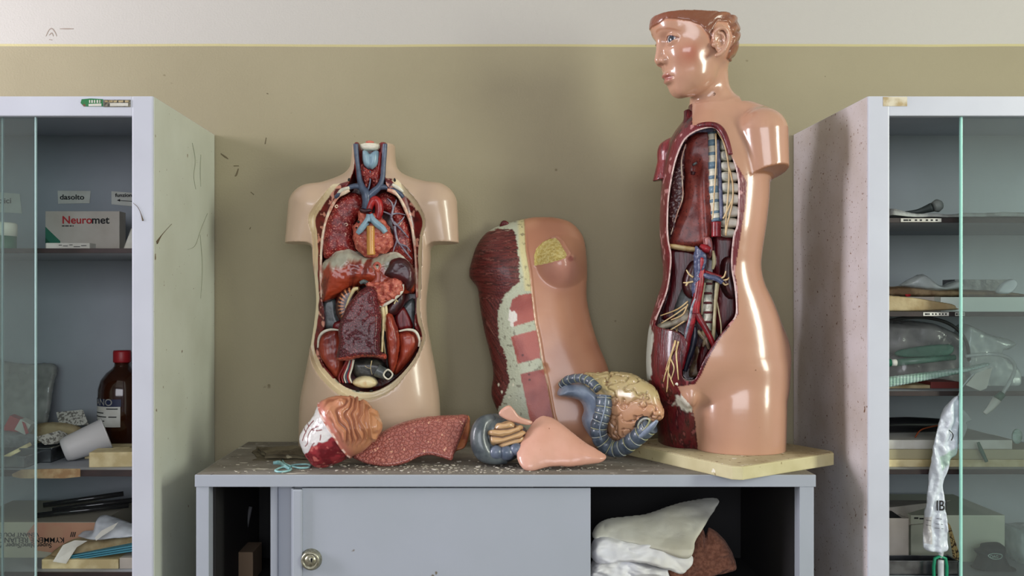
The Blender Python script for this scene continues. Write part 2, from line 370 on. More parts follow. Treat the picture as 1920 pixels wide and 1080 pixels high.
def cabinet(name, x0, x1, label, left, shelves, glass, msd):
    """steel display cabinet: x0..x1, stile/rail frame, brown shelves, sliding glass"""
    c = empty(name, ((x0+x1)/2, D0, 0), label, 'cabinet')
    t = .012; st = 0.041; rail = Z(217, D0); y0 = D0
    s_in = 'left' if not left else 'right'
    # side panel that the photo shows gets its own worn paint, tinted with window light on the left cabinet
    if left: box('side_panel', x1-.004, x1, y0+.0035, D1-.003, 0.02, TOP-.001, msd, c, .001); box('side_panel', x0, x0+t, y0+.002, D1-.003, .02, TOP-.001, M_cab, c)
    else: box('side_panel', x0, x0+.004, y0+.0035, D1-.003, 0.02, TOP-.001, msd, c, .001); box('side_panel', x1-t, x1, y0+.002, D1-.003, .02, TOP-.001, M_cab, c)
    box('top_panel', x0+.001, x1-.001, y0+.003, D1-.002, TOP-.004, TOP, M_cab, c, .001)
    box('back_panel', x0+.005, x1-.005, D1-.012, D1-.004, .05, TOP-.004, M_inside, c, 0)
    V = join(boxvf(x0+.0008, x0+st, y0, y0+.016, .05, TOP, .003), boxvf(x1-st, x1-.0008, y0, y0+.016, .05, TOP, .003),
             boxvf(x0+st-.001, x1-st+.001, y0+.0003, y0+.016, rail, TOP-.0003, .002), boxvf(x0+st-.001, x1-st+.001, y0+.0003, y0+.016, .05, .13, .002))
    mk('front_frame', *V, M_cab, c, smooth=False)
    box('bottom_panel', x0+.005, x1-.005, y0+.017, D1-.013, .13, .145, M_inside, c, 0)
    box('plinth', x0+.01, x1-.01, y0+.02, D1-.02, 0, .055, M_shelf, c)
    for zt, th in shelves:
        s = box('shelf', x0+.006, x1-.006, y0+.045, D1-.013, zt-th, zt, M_inside, c, 0)
        box('shelf_edge', x0+.006, x1-.006, y0+.040, y0+.0455, zt-th-.0005, zt+.0005, M_shelf, s, .0006)
    for gx0, gx1, gy in glass:
        g = box('glass_door', gx0, gx1, gy, gy+.005, .15, rail+.004, M_glass, c, 0)
        ex = gx1 if left else gx0
        we = .0009 if left else .0017; box('glass_edge', ex-we, ex+we, gy-.0005, gy+.0055, .15, rail+.002, M_gedgeL if left else M_gedge, g, .0004)
    return c
ST = .0082
LS1 = Z(466, 1.74); LS2 = Z(882, 1.74); LS3 = Z(1074, 1.74)
cabinet('display_cabinet', -1.52, -.604, 'tall grey steel cabinet with sliding glass on the left, holding the brown bottle', True,
        [(LS1, ST), (LS2, ST+.003), (LS3, .01)], [(-1.45, X(66, 1.712), 1.712), (-1.49, X(4, 1.725), 1.725)], M_cabside)
RS = [Z(409, 1.74), Z(585, 1.74), Z(734, 1.74), Z(881, 1.74), Z(1082, 1.74)]
cabinet('display_cabinet', .735, 1.66, 'tall grey steel cabinet with sliding glass on the right, holding plastic tubing', False,
        [(z, ST) for z in RS], [(X(1803, 1.712), 1.62, 1.712)], M_cabrust)
# low cabinet
LX0, LX1 = X(365, D0), X(1530, D0); LT = Z(890, D0); LB = Z(913, D0)
lc = empty('low_cabinet', ((LX0+LX1)/2, D0, 0), 'low blue-grey steel cabinet with sliding doors under the anatomical models', 'cabinet')
box('top_slab', LX0, LX1, D0, 2.094, LB, LT-.0006, M_low, lc, .0015)
box('top_sheet', LX0+.002, LX1-.002, D0+.003, 2.093, LT-.0008, LT, M_dust, lc, 0)
z0 = .30
for a, b in ((LX0+.002, X(391, D0)), (X(1500, D0), LX1-.003)):
    box('corner_post', a, b, D0+.002, D0+.03, .02, LB, M_low, lc, .0015)
box('side_panel', LX0+.003, LX0+.006, D0+.03, 2.09, .02, LB, M_low, lc, 0); box('side_panel', LX1-.007, LX1-.004, D0+.03, 2.09, .02, LB, M_low, lc, 0)
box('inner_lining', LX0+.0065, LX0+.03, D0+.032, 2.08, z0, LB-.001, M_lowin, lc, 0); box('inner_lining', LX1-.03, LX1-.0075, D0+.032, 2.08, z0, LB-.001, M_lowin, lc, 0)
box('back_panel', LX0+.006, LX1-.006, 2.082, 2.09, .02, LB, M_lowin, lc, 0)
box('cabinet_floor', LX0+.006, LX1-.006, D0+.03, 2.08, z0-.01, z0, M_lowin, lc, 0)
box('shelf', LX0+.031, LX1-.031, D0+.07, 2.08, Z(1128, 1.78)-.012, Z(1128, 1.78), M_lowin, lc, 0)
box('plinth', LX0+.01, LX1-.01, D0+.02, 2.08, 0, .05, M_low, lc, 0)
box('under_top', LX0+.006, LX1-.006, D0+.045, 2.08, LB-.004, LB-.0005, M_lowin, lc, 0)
dz0, dz1 = .06, LB-.003
# rear door, shows only its left edge; front door with the lock
rd = box('sliding_door', X(506, D0+.03), X(1000, D0+.03), D0+.034, D0+.040, dz0, dz1, M_low, lc, .001)
box('door_flange', X(506, D0+.02), X(519, D0+.02), D0+.026, D0+.034, dz0, dz1, M_low, rd, .003)
fd = box('sliding_door', X(566, D0+.008), X(1108, D0+.004), D0+.008, D0+.016, dz0, dz1-.001, M_low, lc, .001)
mk('door_flange', *join(boxvf(X(545, D0), X(549, D0), D0+.004, D0+.022, dz0, dz1-.001, .001), boxvf(X(547, D0), X(567, D0+.004), D0+.002, D0+.010, dz0, dz1-.002, .004)), M_low, fd, smooth=False)
M_brass = mat('dull_nickel', (170, 168, 150), .32, (140, 138, 120), 200, metal=.8)
M_dark = mat('black_slot', (15, 15, 15), .6)
RX = Matrix.Rotation(math.pi/2, 3, 'X')
lk = lathe('lock', [(.001, 0), (.0205, 0), (.0205, .002), (.018, .006), (.0172, .0105), (.015, .012), (.0125, .012), (.0122, .0105), (.0105, .0105), (.010, .0125), (.001, .0128)],
           (X(582, D0), D0+.0085, Z(1051, D0)), M_brass, fd, 40, RX)
mk('keyhole', *join(lathevf([(.0008, 0), (.0022, 0), (.0022, .0006), (.0008, .0006)], (X(584, 1.695), D0-.0042, Z(1049, 1.695)), 16, RX), boxvf(X(584, 1.695)-.0011, X(584, 1.695)+.0011, D0-.0048, D0-.0040, Z(1054.5, 1.695), Z(1049, 1.695), 0)), M_dark, lk, smooth=False)
# ================================================================ LEFT TORSO (armless, headless, open front)
M_skinL = mat('painted_skin_pale', (222, 198, 166), .30, attr=True, coat=.35, bump=.0004, bs=60, specks=[((120, 90, 66), 50, .765)])
M_organ = mat('painted_organ', (150, 40, 30), .33, attr=True, coat=.35, bump=.0012, bs=230)
M_organS = mat('painted_organ_smooth', (150, 40, 30), .25, attr=True, coat=.5, bump=.0004, bs=90)
M_fib = mat('painted_muscle_fibres', (150, 40, 30), .38, attr=True, coat=.3, bump=.0016, bs=300, bst=(1, 1, .10))
def M_(name, col, col2=None, **k):
    d = dict(rough=.36, coat=.22, ns=70, lo=.4, hi=.62, bump=.0006, bs=150); d.update(k); return mat(name, col, col2=col2, **d)
M_cream = M_('painted_cream', (232, 216, 170), (214, 192, 140))
M_rib = M_('painted_rib_cream', (240, 222, 196), (206, 140, 120), ns=55)
M_vein = M_('painted_vein_blue', (74, 88, 112), (56, 66, 88))
M_art = M_('painted_artery_red', (172, 34, 34), (130, 22, 26))
M_lung = M_('painted_lung_red', (140, 30, 26), (98, 18, 20), ns=60, rough=.45, coat=.1, specks=[((190, 104, 90), 240, .60), ((206, 140, 124), 420, .64), ((60, 10, 16), 150, .66)])
M_cart = M_('painted_cartilage_blue', (146, 176, 190), (120, 150, 170), ns=40)
M_white = M_('painted_white', (228, 224, 206), (206, 200, 184))
M_pink = M_('painted_pink_organ', (200, 112, 92), (156, 62, 52), ns=110, rough=.5, coat=.1, specks=[((226, 170, 142), 170, .66)])
M_yel = M_('painted_ochre', (206, 152, 74), (184, 124, 60), st=(1, 1, .2))
M_grey = M_('painted_grey_organ', (104, 112, 112), (70, 74, 74))
M_mar = M_('painted_maroon', (74, 22, 28), (48, 14, 20), ns=30)
M_kid = M_('painted_kidney', (66, 22, 24), (40, 12, 16))
M_oran = M_('painted_orange_muscle', (160, 66, 44), (118, 36, 28), ns=90, st=(1, 1, .14), bump=.0012, bs=200)
M_crim = M_('painted_crimson_muscle', (128, 26, 30), (92, 14, 20), ns=90, st=(1, 1, .14), bump=.0014, bs=220)
DL = 1.95; YC = 1.915
OUT = [(656, 262), (657, 296), (645, 329), (622, 352), (596, 387), (584, 407), (584, 424), (589, 447), (589, 508), (591, 563), (588, 605), (582, 633), (583, 658), (595, 686), (617, 711), (645, 733), (676, 743), (709, 741), (742, 724), (764, 699), (784, 672), (795, 647), (798, 630), (791, 602), (788, 572), (791, 535), (792, 500), (793, 447), (798, 424), (795, 403), (779, 375), (754, 347), (740, 329), (736, 303), (736, 262)]
CAV = [(668, 262), (667, 300), (663, 330), (652, 356), (636, 367), (621, 388), (611, 417), (605, 447), (604, 500), (605, 560), (610, 590), (609, 615), (598, 632), (596, 655), (607, 681), (627, 704), (645, 720), (668, 729), (700, 732), (728, 721), (753, 701), (775, 674), (787, 647), (787, 628), (777, 612), (778, 590), (779, 560), (778, 500), (775, 458), (769, 417), (758, 387), (746, 367), (729, 356), (723, 330), (721, 300), (721, 262)]
TAB = [(268, 657, 738, 1.985, .050), (300, 655, 740, 1.985, .052), (322, 648, 748, 1.985, .056), (340, 628, 768, 1.982, .064), (362, 606, 790, 1.98, .072), (400, 590, 804, 1.975, .082), (460, 584, 806, 1.972, .088), (500, 586, 806, 1.972, .088),
       (560, 591, 799, 1.974, .080), (605, 587, 800, 1.974, .080), (647, 581, 807, 1.97, .086), (702, 571, 817, 1.968, .092), (758, 561, 824, 1.968, .094), (848, 558, 826, 1.97, .088)]
def YCf(px): return YC+.042*np.clip(np.abs(px-692)/104, 0, 1)**2.2
outC, cavC = catmull(OUT, 4, True), catmull(CAV, 4, True)
def torso_sdf(x, y, z):
    s = DL/F; f = loft(x, y, z, TAB, DL, 2.6)
    for a, ra, b, rb in (((672, 345), 24, (590, 382), 36), ((724, 345), 24, (808, 380), 37)): f = smin(f, cap(x, y, z, P(*a, 1.975), P(*b, 1.965), ra*s, rb*s), .022)
    for a, ra, b, rb in (((581, 388), 41, (556, 480), 24), ((817, 386), 41, (834, 480), 28)):
        A = P(*a, 1.962); B = P(*b, 1.955); c = np.maximum(cap(x, y, z, A, B, ra*s, rb*s), Z(455.5, DL)-z-(y-1.955)*.05); f = smin(f, c, .016)
    px = VX+x*F/DL; py = VY-(z-CZ)*F/DL; px, py = np.broadcast_arrays(px[:, 0, :], py[:, 0, :])
    do = psd(px, py, outC)[:, None, :]*s; dc = psd(px, py, cavC)[:, None, :]*s
    yc = YCf(px)[:, None, :]
    f = np.maximum(f, -np.maximum(y-yc, -do)); f = np.maximum(f, -np.maximum(y-2.0, -dc)); return f
LTORSO = empty('torso_model', P(692, 848, DL), 'pale armless headless torso model with open chest and belly, against the wall', 'anatomical model')
lo = P(520, 855, DL)-np.array([0, .12, 0]); hi = P(880, 262, DL)+np.array([0, .12, 0])
V, Q = sdfmesh(torso_sdf, (lo[0], 1.855, lo[2]), (hi[0], 2.085, hi[2]), .0020, 1)
V[:, 2] = np.maximum(V[:, 2], LT+.0002)
px = VX+V[:, 0]*F/DL; py = VY-(V[:, 2]-CZ)*F/DL; do = psd(px, py, outC); dc = psd(px, py, cavC)
skin = np.broadcast_to(lin((194, 168, 145)), V.shape)
n1 = fbm(V, 14, 3)[..., None]; skin = skin*(1+.05*n1)
cream = lin((228, 212, 176)); mus = lin((118, 26, 28)); mus2 = lin((70, 14, 20)); cav = lin((120, 34, 24))
yv = YCf(px)
fr = (V[:, 1] < yv+.0035) & (do > -1.0); nz = fbm(V, 90, 5)
wcream = np.where((py > 340) & (py < 395), 9, np.where(py > 690, 9, 7))+1.5*vnoise(V, 60, 7)
c = skin.copy(); mc = mixc(mus, mus2, np.clip(.5+nz, 0, 1)); mc = mixc(mc, lin((214, 150, 130)), ss(.45, .6, nz))
dd = do*1.0
band = mixc(np.broadcast_to(cream, V.shape), mc, ss(wcream-1, wcream+.6, dd)); band = np.where((py > 708)[:, None], mixc(np.broadcast_to(cream, V.shape), lin((150, 158, 140)), ss(8, 12, dd)*ss(.1, .3, nz+.2)), band)
c = np.where(fr[:, None], mixc(c, band, ss(-.8, .6, dd)), c)
incav = (dc > .8) & (V[:, 1] > yv+.0035) | ((dc > -1.2) & (V[:, 1] > yv+.0035) & (V[:, 1] < 2.004) & (do > 0)); cv = mixc(np.broadcast_to(cav, V.shape), lin((70, 16, 14)), ss(-.3, .5, fbm(V*np.array([1, 1, .15]), 160, 2))); c = np.where(incav[:, None], cv, c)
lab = np.where(incav, 2, np.where(fr & (do > -.5), 1, 0))
split(V, Q, lab, {0: 'body_shell', 1: 'cut_rim', 2: 'cavity_wall'}, {0: M_skinL, 1: M_organS, 2: M_organ}, LTORSO, c, {1: 'cream and dark red cut edge around the opening', 2: 'dark red cavity lining'})
T = LTORSO; M_organS.node_tree.nodes['Principled BSDF'].inputs['Coat Weight'].default_value = .25; s_ = DL/F
def pp(pts, Y): return [P(a, b, (Y if len(r) == 0 else r[0])) for a, b, *r in pts]
def tb(name, pts, Y, r, m, parent=None, label=None, **k):
    r = [q*s_ for q in r] if isinstance(r, (list, tuple)) else r*s_
    o = tube(name, pp(pts, Y), r, m, parent or T, **k)
    if label: o['label'] = label
    return o
def bl(name, poly, Y, Tk, R, m, parent=None, label=None, **k):
    o = blob(name, poly, Y, Tk, R, m, parent or T, **k)
    if label: o['label'] = label
    return o
bump = lambda sc, am, sd=1: (lambda V: fbm(V, sc, sd)*am)
# white rib lines
for pts in ([(655, 357), (645, 361), (633, 370), (620, 391), (610, 418), (605, 447), (602, 480), (602, 520), (603, 558)], [(726, 356), (738, 360), (748, 369), (759, 390), (770, 419), (776, 447), (779, 480), (781, 520), (782, 558)]):
    rr = [3, 4.4, 2.8, 3.2, 2.4, 3.2, 2.3, 3.0, 2.0]; tb('rib_edge', [(a, b, float(YCf(a))+.001) for a, b in pts], 0, rr, M_rib)
bl('lung', [(650, 364), (668, 362), (680, 372), (685, 390), (680, 400), (668, 412), (662, 432), (664, 455), (668, 474), (640, 478), (612, 486), (606, 470), (608, 430), (620, 395), (633, 374)], 1.955, .022, 16, M_lung, disp=bump(90, .0009), label='speckled crimson lung, smooth, on the viewer left')
lu = bl('lung', [(706, 372), (722, 361), (742, 370), (757, 394), (767, 425), (774, 460), (776, 506), (762, 492), (742, 478), (728, 474), (736, 440), (736, 415), (726, 398), (704, 396)], 1.957, .022, 16, M_lung, disp=bump(90, .0009), label='crimson lung with a branching grey bronchial tree')
yb = 1.933
M_bron = M_('painted_bronchi', (150, 146, 158), (110, 98, 116))
br = [([(733, 408), (737, 390), (733, 378), (726, 372)], [3, 2.2, 1.6, 1]), ([(737, 392), (742, 380), (743, 374)], [2, 1.5, 1]), ([(735, 404), (722, 398), (712, 396)], [2.5, 1.6, 1]), ([(735, 402), (746, 400), (760, 403)], [2.4, 1.7, 1]),
      ([(733, 408), (742, 422), (754, 412), (758, 406)], [3, 2, 1.5, 1]), ([(738, 416), (752, 430), (766, 446)], [3, 2, 1.2]), ([(740, 424), (742, 440), (748, 456), (762, 462), (770, 472)], [3.5, 3, 2.5, 1.8, 1]), ([(745, 450), (740, 462), (737, 472)], [2.5, 1.7, 1]), ([(750, 458), (762, 474), (772, 486)], [2.4, 1.8, 1])]
mk('bronchial_tree', *join(*[tubevf(pp(p, yb), [q*s_*.85 for q in r], nseg=8) for p, r in br]), M_bron, T)
for x, y in ((631, 387), (649, 421), (646, 439), (625, 460), (748, 420)): tb('vessel_opening', [(x-3, y), (x, y-2.5), (x+3, y), (x, y+2.5)], yb+.002, 1.1, M_rib, closed=True, n=4)
# neck
bl('neck_muscle', [(664, 270), (674, 270), (678, 300), (684, 325), (692, 358), (676, 352), (666, 330), (664, 300)], 1.955, .016, 7, M_crim)
bl('neck_muscle', [(711, 270), (725, 270), (725, 300), (722, 330), (712, 352), (694, 358), (700, 325), (708, 300)], 1.955, .016, 7, M_crim)
bl('thyroid', [(680, 308), (694, 318), (708, 308), (713, 325), (711, 345), (702, 356), (696, 340), (688, 356), (680, 343), (677, 325)], 1.938, .014, 8, M_lung, disp=bump(150, .003, 4))
bl('hyoid_bone', [(676, 271), (693, 268), (711, 271), (711, 279), (703, 283), (684, 283), (677, 279)], 1.935, .013, 5, M_white)
tb('neck_top', [(686, 267.5), (693, 266.5), (701, 267.5)], 1.94, [2, 3, 2], M_pink)
def shield(V): px = VX+V[:, 0]*F/DL; return -.0022*np.exp(-((px-695)/3)**2)+0.0006*vnoise(V, 70, 2)
bl('larynx', [(680, 284), (687, 283), (695, 287), (703, 283), (710, 285), (710, 303), (705, 314), (695, 319), (686, 314), (681, 303)], 1.932, .016, 9, M_cart, disp=shield, label='pale blue shield-shaped cartilage')
vj = tb('jugular_vein', [(667, 270), (668, 285), (671, 310), (674, 335), (679, 352), (686, 364), (687, 378), (684, 392)], 1.925, [5, 4.5, 4, 5, 7, 9, 8, 6.5], M_vein)
tb('jugular_vein', [(722, 270), (721, 285), (719, 312), (717, 335), (711, 350), (700, 360), (690, 370)], 1.925, [4.5, 4.5, 4.5, 5, 6, 7, 7], M_vein)
tb('subclavian_vein', [(676, 350), (664, 349), (650, 354), (636, 364), (628, 371)], 1.926, [5.5, 5, 4.5, 4.5, 3], M_vein)
tb('subclavian_vein', [(712, 351), (724, 351), (738, 356), (750, 363), (756, 370)], 1.926, [5.5, 5, 4.5, 4, 3], M_vein)
tb('thyroid_vein', [(694, 320), (694, 340), (690, 356)], 1.926, [1.4, 1.6, 2], M_vein)
tb('carotid_artery', [(713, 285), (711, 305), (708, 330), (706, 345)], 1.93, [2.2, 2.4, 2.6, 2.6], M_art)
for a in ([(655, 333), (651, 337), (654, 341), (658, 337)], [(740, 333), (737, 337), (740, 342), (743, 338)]): bl('clavicle_hole', a, float(YCf(a[0][0]))-.0005, .002, 3, M_dark)
for a in ([(655, 352), (641, 357), (632, 366)], [(735, 346), (746, 352), (756, 360)]): tb('clavicle_edge', [(p, q, float(YCf(p))-.001) for p, q in a], 0, [3, 4, 2.5], M_white)
# heart
bl('heart', [(672, 396), (684, 397), (692, 404), (705, 400), (716, 410), (728, 425), (737, 442), (736, 460), (724, 474), (700, 482), (684, 480), (668, 466), (661, 445), (662, 425), (670, 414)], 1.935, .024, 22, M_pink, disp=bump(80, .003), label='pink and rust coloured heart')
tb('aorta', [(690, 400), (694, 385), (702, 375), (709, 380), (711, 395), (707, 410)], 1.925, [7, 7.5, 8, 8, 8, 7], M_art)
bl('pulmonary_opening', [(674, 390), (684, 392), (694, 391), (698, 396), (688, 400), (676, 398)], 1.9165, .006, 4, M_mar)
tb('oesophagus', [(695, 424), (695, 440), (695, 460), (696, 478)], 1.908, [8, 7.5, 7.5, 8], M_yel)
tb('bronchus', [(692, 402), (690, 412), (683, 422), (675, 432), (670, 438)], 1.905, [5, 6, 6, 5.5, 4], M_cart)
tb('bronchus', [(694, 402), (699, 412), (708, 421), (717, 428), (723, 436)], 1.905, [5, 6, 6.5, 6, 5], M_cart)
for x, y, r in ((692, 417, 2.4), (672, 416, 3), (668, 427, 2)): bl('bronchus_opening', [(x-r, y), (x, y-r), (x+r, y), (x, y+r)], 1.8985 if x == 692 else 1.908, .003, 2, M_dark, h=.0008)
# diaphragm + liver bed
def dcol(V):
    px = VX+V[:, 0]*F/DL; py = VY-(V[:, 2]-CZ)*F/DL; st = fbm(np.column_stack([px*.9+py*.3, py*.18, 0*px]), .12, 4)
    edge = np.interp(px, [600, 632, 660, 700, 740, 780], [492, 494, 492, 494, 500, 505])
    t = ss(-6, 10, py-edge+st*14-2); c = mixc(np.broadcast_to(lin((164, 162, 146)), V.shape), lin((156, 60, 36)), t); c = mixc(c, lin((96, 26, 18)), ss(.05, .6, st)*t*.8)
    return mixc(c, lin((226, 222, 204)), ss(476-470, 0, py-np.interp(px, [610, 632, 655, 672, 690, 722, 745, 765], [486, 472, 467, 474, 482, 476, 474, 488]))*.7)
bl('diaphragm', [(605, 500), (618, 484), (632, 470), (655, 465), (672, 473), (690, 482), (706, 480), (722, 474), (745, 472), (765, 487), (778, 510), (778, 545), (765, 550), (740, 552), (712, 550), (690, 536), (668, 538), (642, 552), (618, 563), (605, 562)], 1.952, .036, 26, M_organS, cols=dcol, disp=bump(60, .002), label='domed diaphragm, grey above and streaked orange below')
tb('oesophagus_opening', [(701, 499), (707, 493), (713, 499), (708, 507)], 1.917, 2.6, M_pink, closed=True, n=5)
bl('oesophagus_hole', [(703, 499), (707, 495), (711, 499), (707, 505)], 1.9185, .002, 2, M_dark)
bl('gullet_fold', [(700, 506), (713, 506), (717, 522), (712, 536), (694, 532), (702, 520)], 1.925, .012, 6, M_oran)
bl('spleen', [(734, 488), (746, 484), (760, 486), (773, 499), (778, 520), (774, 538), (764, 545), (758, 532), (745, 527), (730, 521), (720, 514), (728, 500)], 1.918, .018, 12, M_mar, disp=bump(50, .0015), label='dark maroon spleen')
bl('pancreas', [(687, 534), (700, 530), (716, 529), (739, 521), (756, 530), (754, 545), (740, 558), (722, 570), (712, 572), (706, 560), (700, 545)], 1.915, .014, 8, M_pink, disp=bump(110, .004, 3))
tb('pancreas_edge', [(756, 533), (753, 547), (738, 561), (722, 571), (712, 574)], 1.911, [2, 3, 3, 3, 2], M_white)
def kcol(V):
    px = VX+V[:, 0]*F/DL; py = VY-(V[:, 2]-CZ)*F/DL; ang = np.arctan2(py-575, px-668); t = ss(.1, .5, np.sin(ang*26)+vnoise(V, 120, 3)*.4)*ss(8, 12, np.hypot(px-668, (py-572)*.8)-10)*ss(0, 6, 36-np.hypot(px-668, (py-572)*.85)-3)
    return mixc(np.broadcast_to(lin((58, 18, 20)), V.shape), lin((214, 140, 92)), t)
bl('kidney', [(640, 605), (631, 590), (629, 572), (633, 555), (643, 543), (660, 537), (674, 538), (672, 560), (660, 590), (650, 606)], 1.94, .02, 12, M_organS, cols=kcol, label='cut kidney with orange pyramids')
tb('renal_pelvis', [(672, 541), (664, 543), (659, 552), (654, 562), (648, 578)], 1.921, [3, 4, 3, 2.5, 1.5], M_cream)
tb('renal_vessel', [(675, 531), (681, 528), (687, 530), (690, 537)], 1.918, [3, 4, 4, 3], M_grey)
bl('kidney', [(724, 578), (736, 560), (752, 547), (760, 552), (760, 566), (753, 579), (742, 590), (728, 592)], 1.945, .018, 10, M_kid, label='dark maroon kidney with white vessels')
for p in ([(735, 560), (742, 562), (746, 566)], [(741, 558), (743, 563)], [(742, 563), (739, 570)]): tb('renal_branch', p, 1.927, 1.3, M_cream)
bl('abdominal_wall', [(606, 566), (628, 560), (634, 590), (640, 612), (620, 618), (606, 610)], 1.972, .012, 8, M_grey, label='grey fascia beside the kidney')
bl('abdominal_wall', [(752, 578), (776, 560), (778, 612), (768, 622), (748, 620), (740, 595)], 1.972, .012, 8, M_grey, label='grey fascia beside the kidney')
bl('loin_muscle', [(741, 592), (758, 575), (775, 612), (760, 618), (746, 618)], 1.962, .012, 6, M_crim); bl('loin_muscle', [(628, 604), (645, 602), (645, 622), (625, 616)], 1.962, .012, 6, M_crim)
bl('psoas_muscle', [(724, 590), (732, 588), (741, 602), (748, 628), (750, 652), (745, 676), (738, 700), (730, 690), (726, 660), (722, 620)], 1.935, .02, 9, M_oran, disp=bump(60, .0014))
for nm, poly, cr in (('iliac', [(596, 648), (600, 629), (615, 619), (640, 620), (645, 690), (634, 712), (616, 694), (602, 672)], [(596, 652), (598, 634), (606, 623), (620, 618), (636, 619)]), ('iliac', [(746, 624), (768, 618), (783, 626), (786, 644), (772, 672), (744, 702), (738, 690), (748, 655)], [(748, 621), (765, 618), (779, 622), (786, 636), (785, 650)])):
    bl('iliac_muscle', poly, 1.96, .026, 14, M_oran, disp=bump(50, .0012)); tb('iliac_crest', cr, 1.935, [1.5, 2.4, 2.8, 2.4, 1.5], M_white)
for p, m, r in (([(716, 570), (719, 600), (717, 640), (716, 660)], M_cream, [5, 3.5, 2.6, 2.4]), ([(722, 572), (724, 590), (721, 625), (722, 655), (724, 672)], M_cream, [4, 3, 1.6, 1.5, 1.3]), ([(719, 590), (722, 640), (727, 690)], M_dark, [2, 2, 1.5])): tb('ureter', p, 1.925, r, m)
# pelvis
bl('rectum', [(662, 676), (690, 672), (716, 676), (724, 690), (718, 706), (700, 714), (676, 712), (662, 700)], 1.945, .02, 14, M_('painted_dark_grey', (62, 62, 56), (38, 38, 36)))
for p in ([(697, 676), (695, 690), (698, 702)], [(684, 686), (691, 690), (696, 690)]): tb('small_vessel', p, 1.926, 1.0, M_cream)
bl('bladder', [(661, 718), (668, 709), (684, 704), (700, 707), (708, 716), (704, 724), (690, 728), (672, 726)], 1.93, .018, 9, M_('painted_bladder', (236, 222, 178), (206, 150, 74), ns=26, lo=.5, hi=.62), label='cream bladder with ochre patches')
tb('colon_end', [(706, 694), (714, 698), (722, 701), (728, 703)], 1.925, [12, 11.5, 11, 9.5], M_grey); 
tb('colon_ring', [(719, 703), (727, 693), (736, 702), (728, 711)], 1.9085, 1.6, M_white, closed=True, n=6)
bl('colon_hole', [(721, 703), (727, 696), (734, 702), (728, 709)], 1.912, .003, 3, M_dark)
for i, (m, dx) in enumerate(((M_art, 0), (M_white, 4), (M_vein, 7), (M_art, 10), (M_white, 13), (M_crim, -5))): tb('pelvic_vessel', [(655+dx*.6, 674), (648+dx*.9, 690), (641+dx*1.1, 706), (644+dx*1.2, 718)], 1.928-.001*i, [2.4, 2, 1.8, 1.5], m)
for x in (671, 696): bl('pubic_hole', [(x-5, 733), (x, 730.5), (x+5, 733), (x, 735.5)], YC-.0004, .0015, 2, M_dark)
# lobe lying in the belly
def lcol(V):
    px = VX+V[:, 0]*F/DL; py = VY-(V[:, 2]-CZ)*F/DL; c = mixc(np.broadcast_to(lin((112, 34, 42)), V.shape), lin((84, 20, 34)), ss(-.4, .5, fbm(V, 20, 3)))
    return mixc(c, lin((196, 84, 66)), ss(-1, 2, py-np.interp(px, [630, 690, 715, 725], [668, 661, 662, 660])))
M_lobe = mat('cracked_maroon_lobe', (108, 30, 36), .38, attr=True, coat=.3, bump=.001, bs=150, cracks=((50, 10, 20), 170, .10, .0012), specks=[((190, 110, 100), 130, .70)])
V, Q = blobvf([(684, 540), (692, 537), (701, 538), (708, 550), (709, 566), (714, 583), (714, 605), (712, 635), (714, 658), (725, 663), (724, 674), (700, 670), (670, 671), (650, 677), (631, 674), (633, 655), (637, 640), (635, 624), (639, 599), (650, 577), (667, 553)], 1.905, .020, 10, h=.0015, yfun=lambda x, y: (y-605)*-.00012)
V = V+normals(V, Q)*(fbm(V, 40, 8)*.0015)[:, None]; tag(mk('lung_lobe_model', V, Q, M_lobe, None, cols=lcol(V)), 'dark maroon cracked lobe lying loose in the belly of the pale torso', 'anatomical model')
# ================================================================ STANDING MODEL WITH HEAD
M_skinS = mat('painted_skin_pink', (226, 180, 150), .22, attr=True, coat=.6, bump=.0003, bs=50, specks=[((120, 84, 64), 60, .765)])
M_hairS = mat('painted_hair', (160, 90, 54), .28, attr=True, coat=.5, bump=.001, bs=160)
M_musS = mat('painted_flayed_muscle', (120, 26, 34), .30, attr=True, coat=.5, bump=.0016, bs=320, bst=(1, 1, .12))
M_pleura = M_('painted_pleura', (138, 58, 48), (106, 38, 34), ns=60, rough=.42, coat=.2, specks=[((80, 22, 20), 260, .62)])
M_maroon = M_('painted_maroon_fibres', (104, 24, 32), (66, 12, 20), ns=120, st=(1, 1, .1), bump=.0022, bs=260, bst=(1, 1, .08))
M_bone = M_('painted_bone', (226, 224, 204), (200, 204, 186), ns=50)
M_disc = M_('painted_disc_blue', (118, 148, 164), (90, 116, 134), ns=50)
M_blueS = M_('painted_vein_slate', (70, 80, 112), (120, 124, 146), ns=160, lo=.5, hi=.7)
M_nerve = M_('painted_nerve', (222, 200, 150), (200, 170, 116))
M_redS = M_('painted_artery_crimson', (158, 28, 40), (110, 18, 28), ns=60)
M_board = mat('cream_board', (206, 198, 158), .55, (186, 176, 132), 14, .35, .7, specks=[((150, 134, 96), 60, .69), ((232, 228, 210), 46, .71)])
M_boardtop = mat('dusty_board_top', (196, 186, 152), .7, (160, 146, 112), 10, .35, .65, bump=.0012, bs=160, specks=[((120, 98, 70), 80, .64), ((226, 220, 204), 60, .70)])
BT = LT+.025
SM = empty('standing_torso_model', (.52, 1.87, LT), 'tall glossy torso model with a head and open front, standing on a cream board', 'anatomical model')
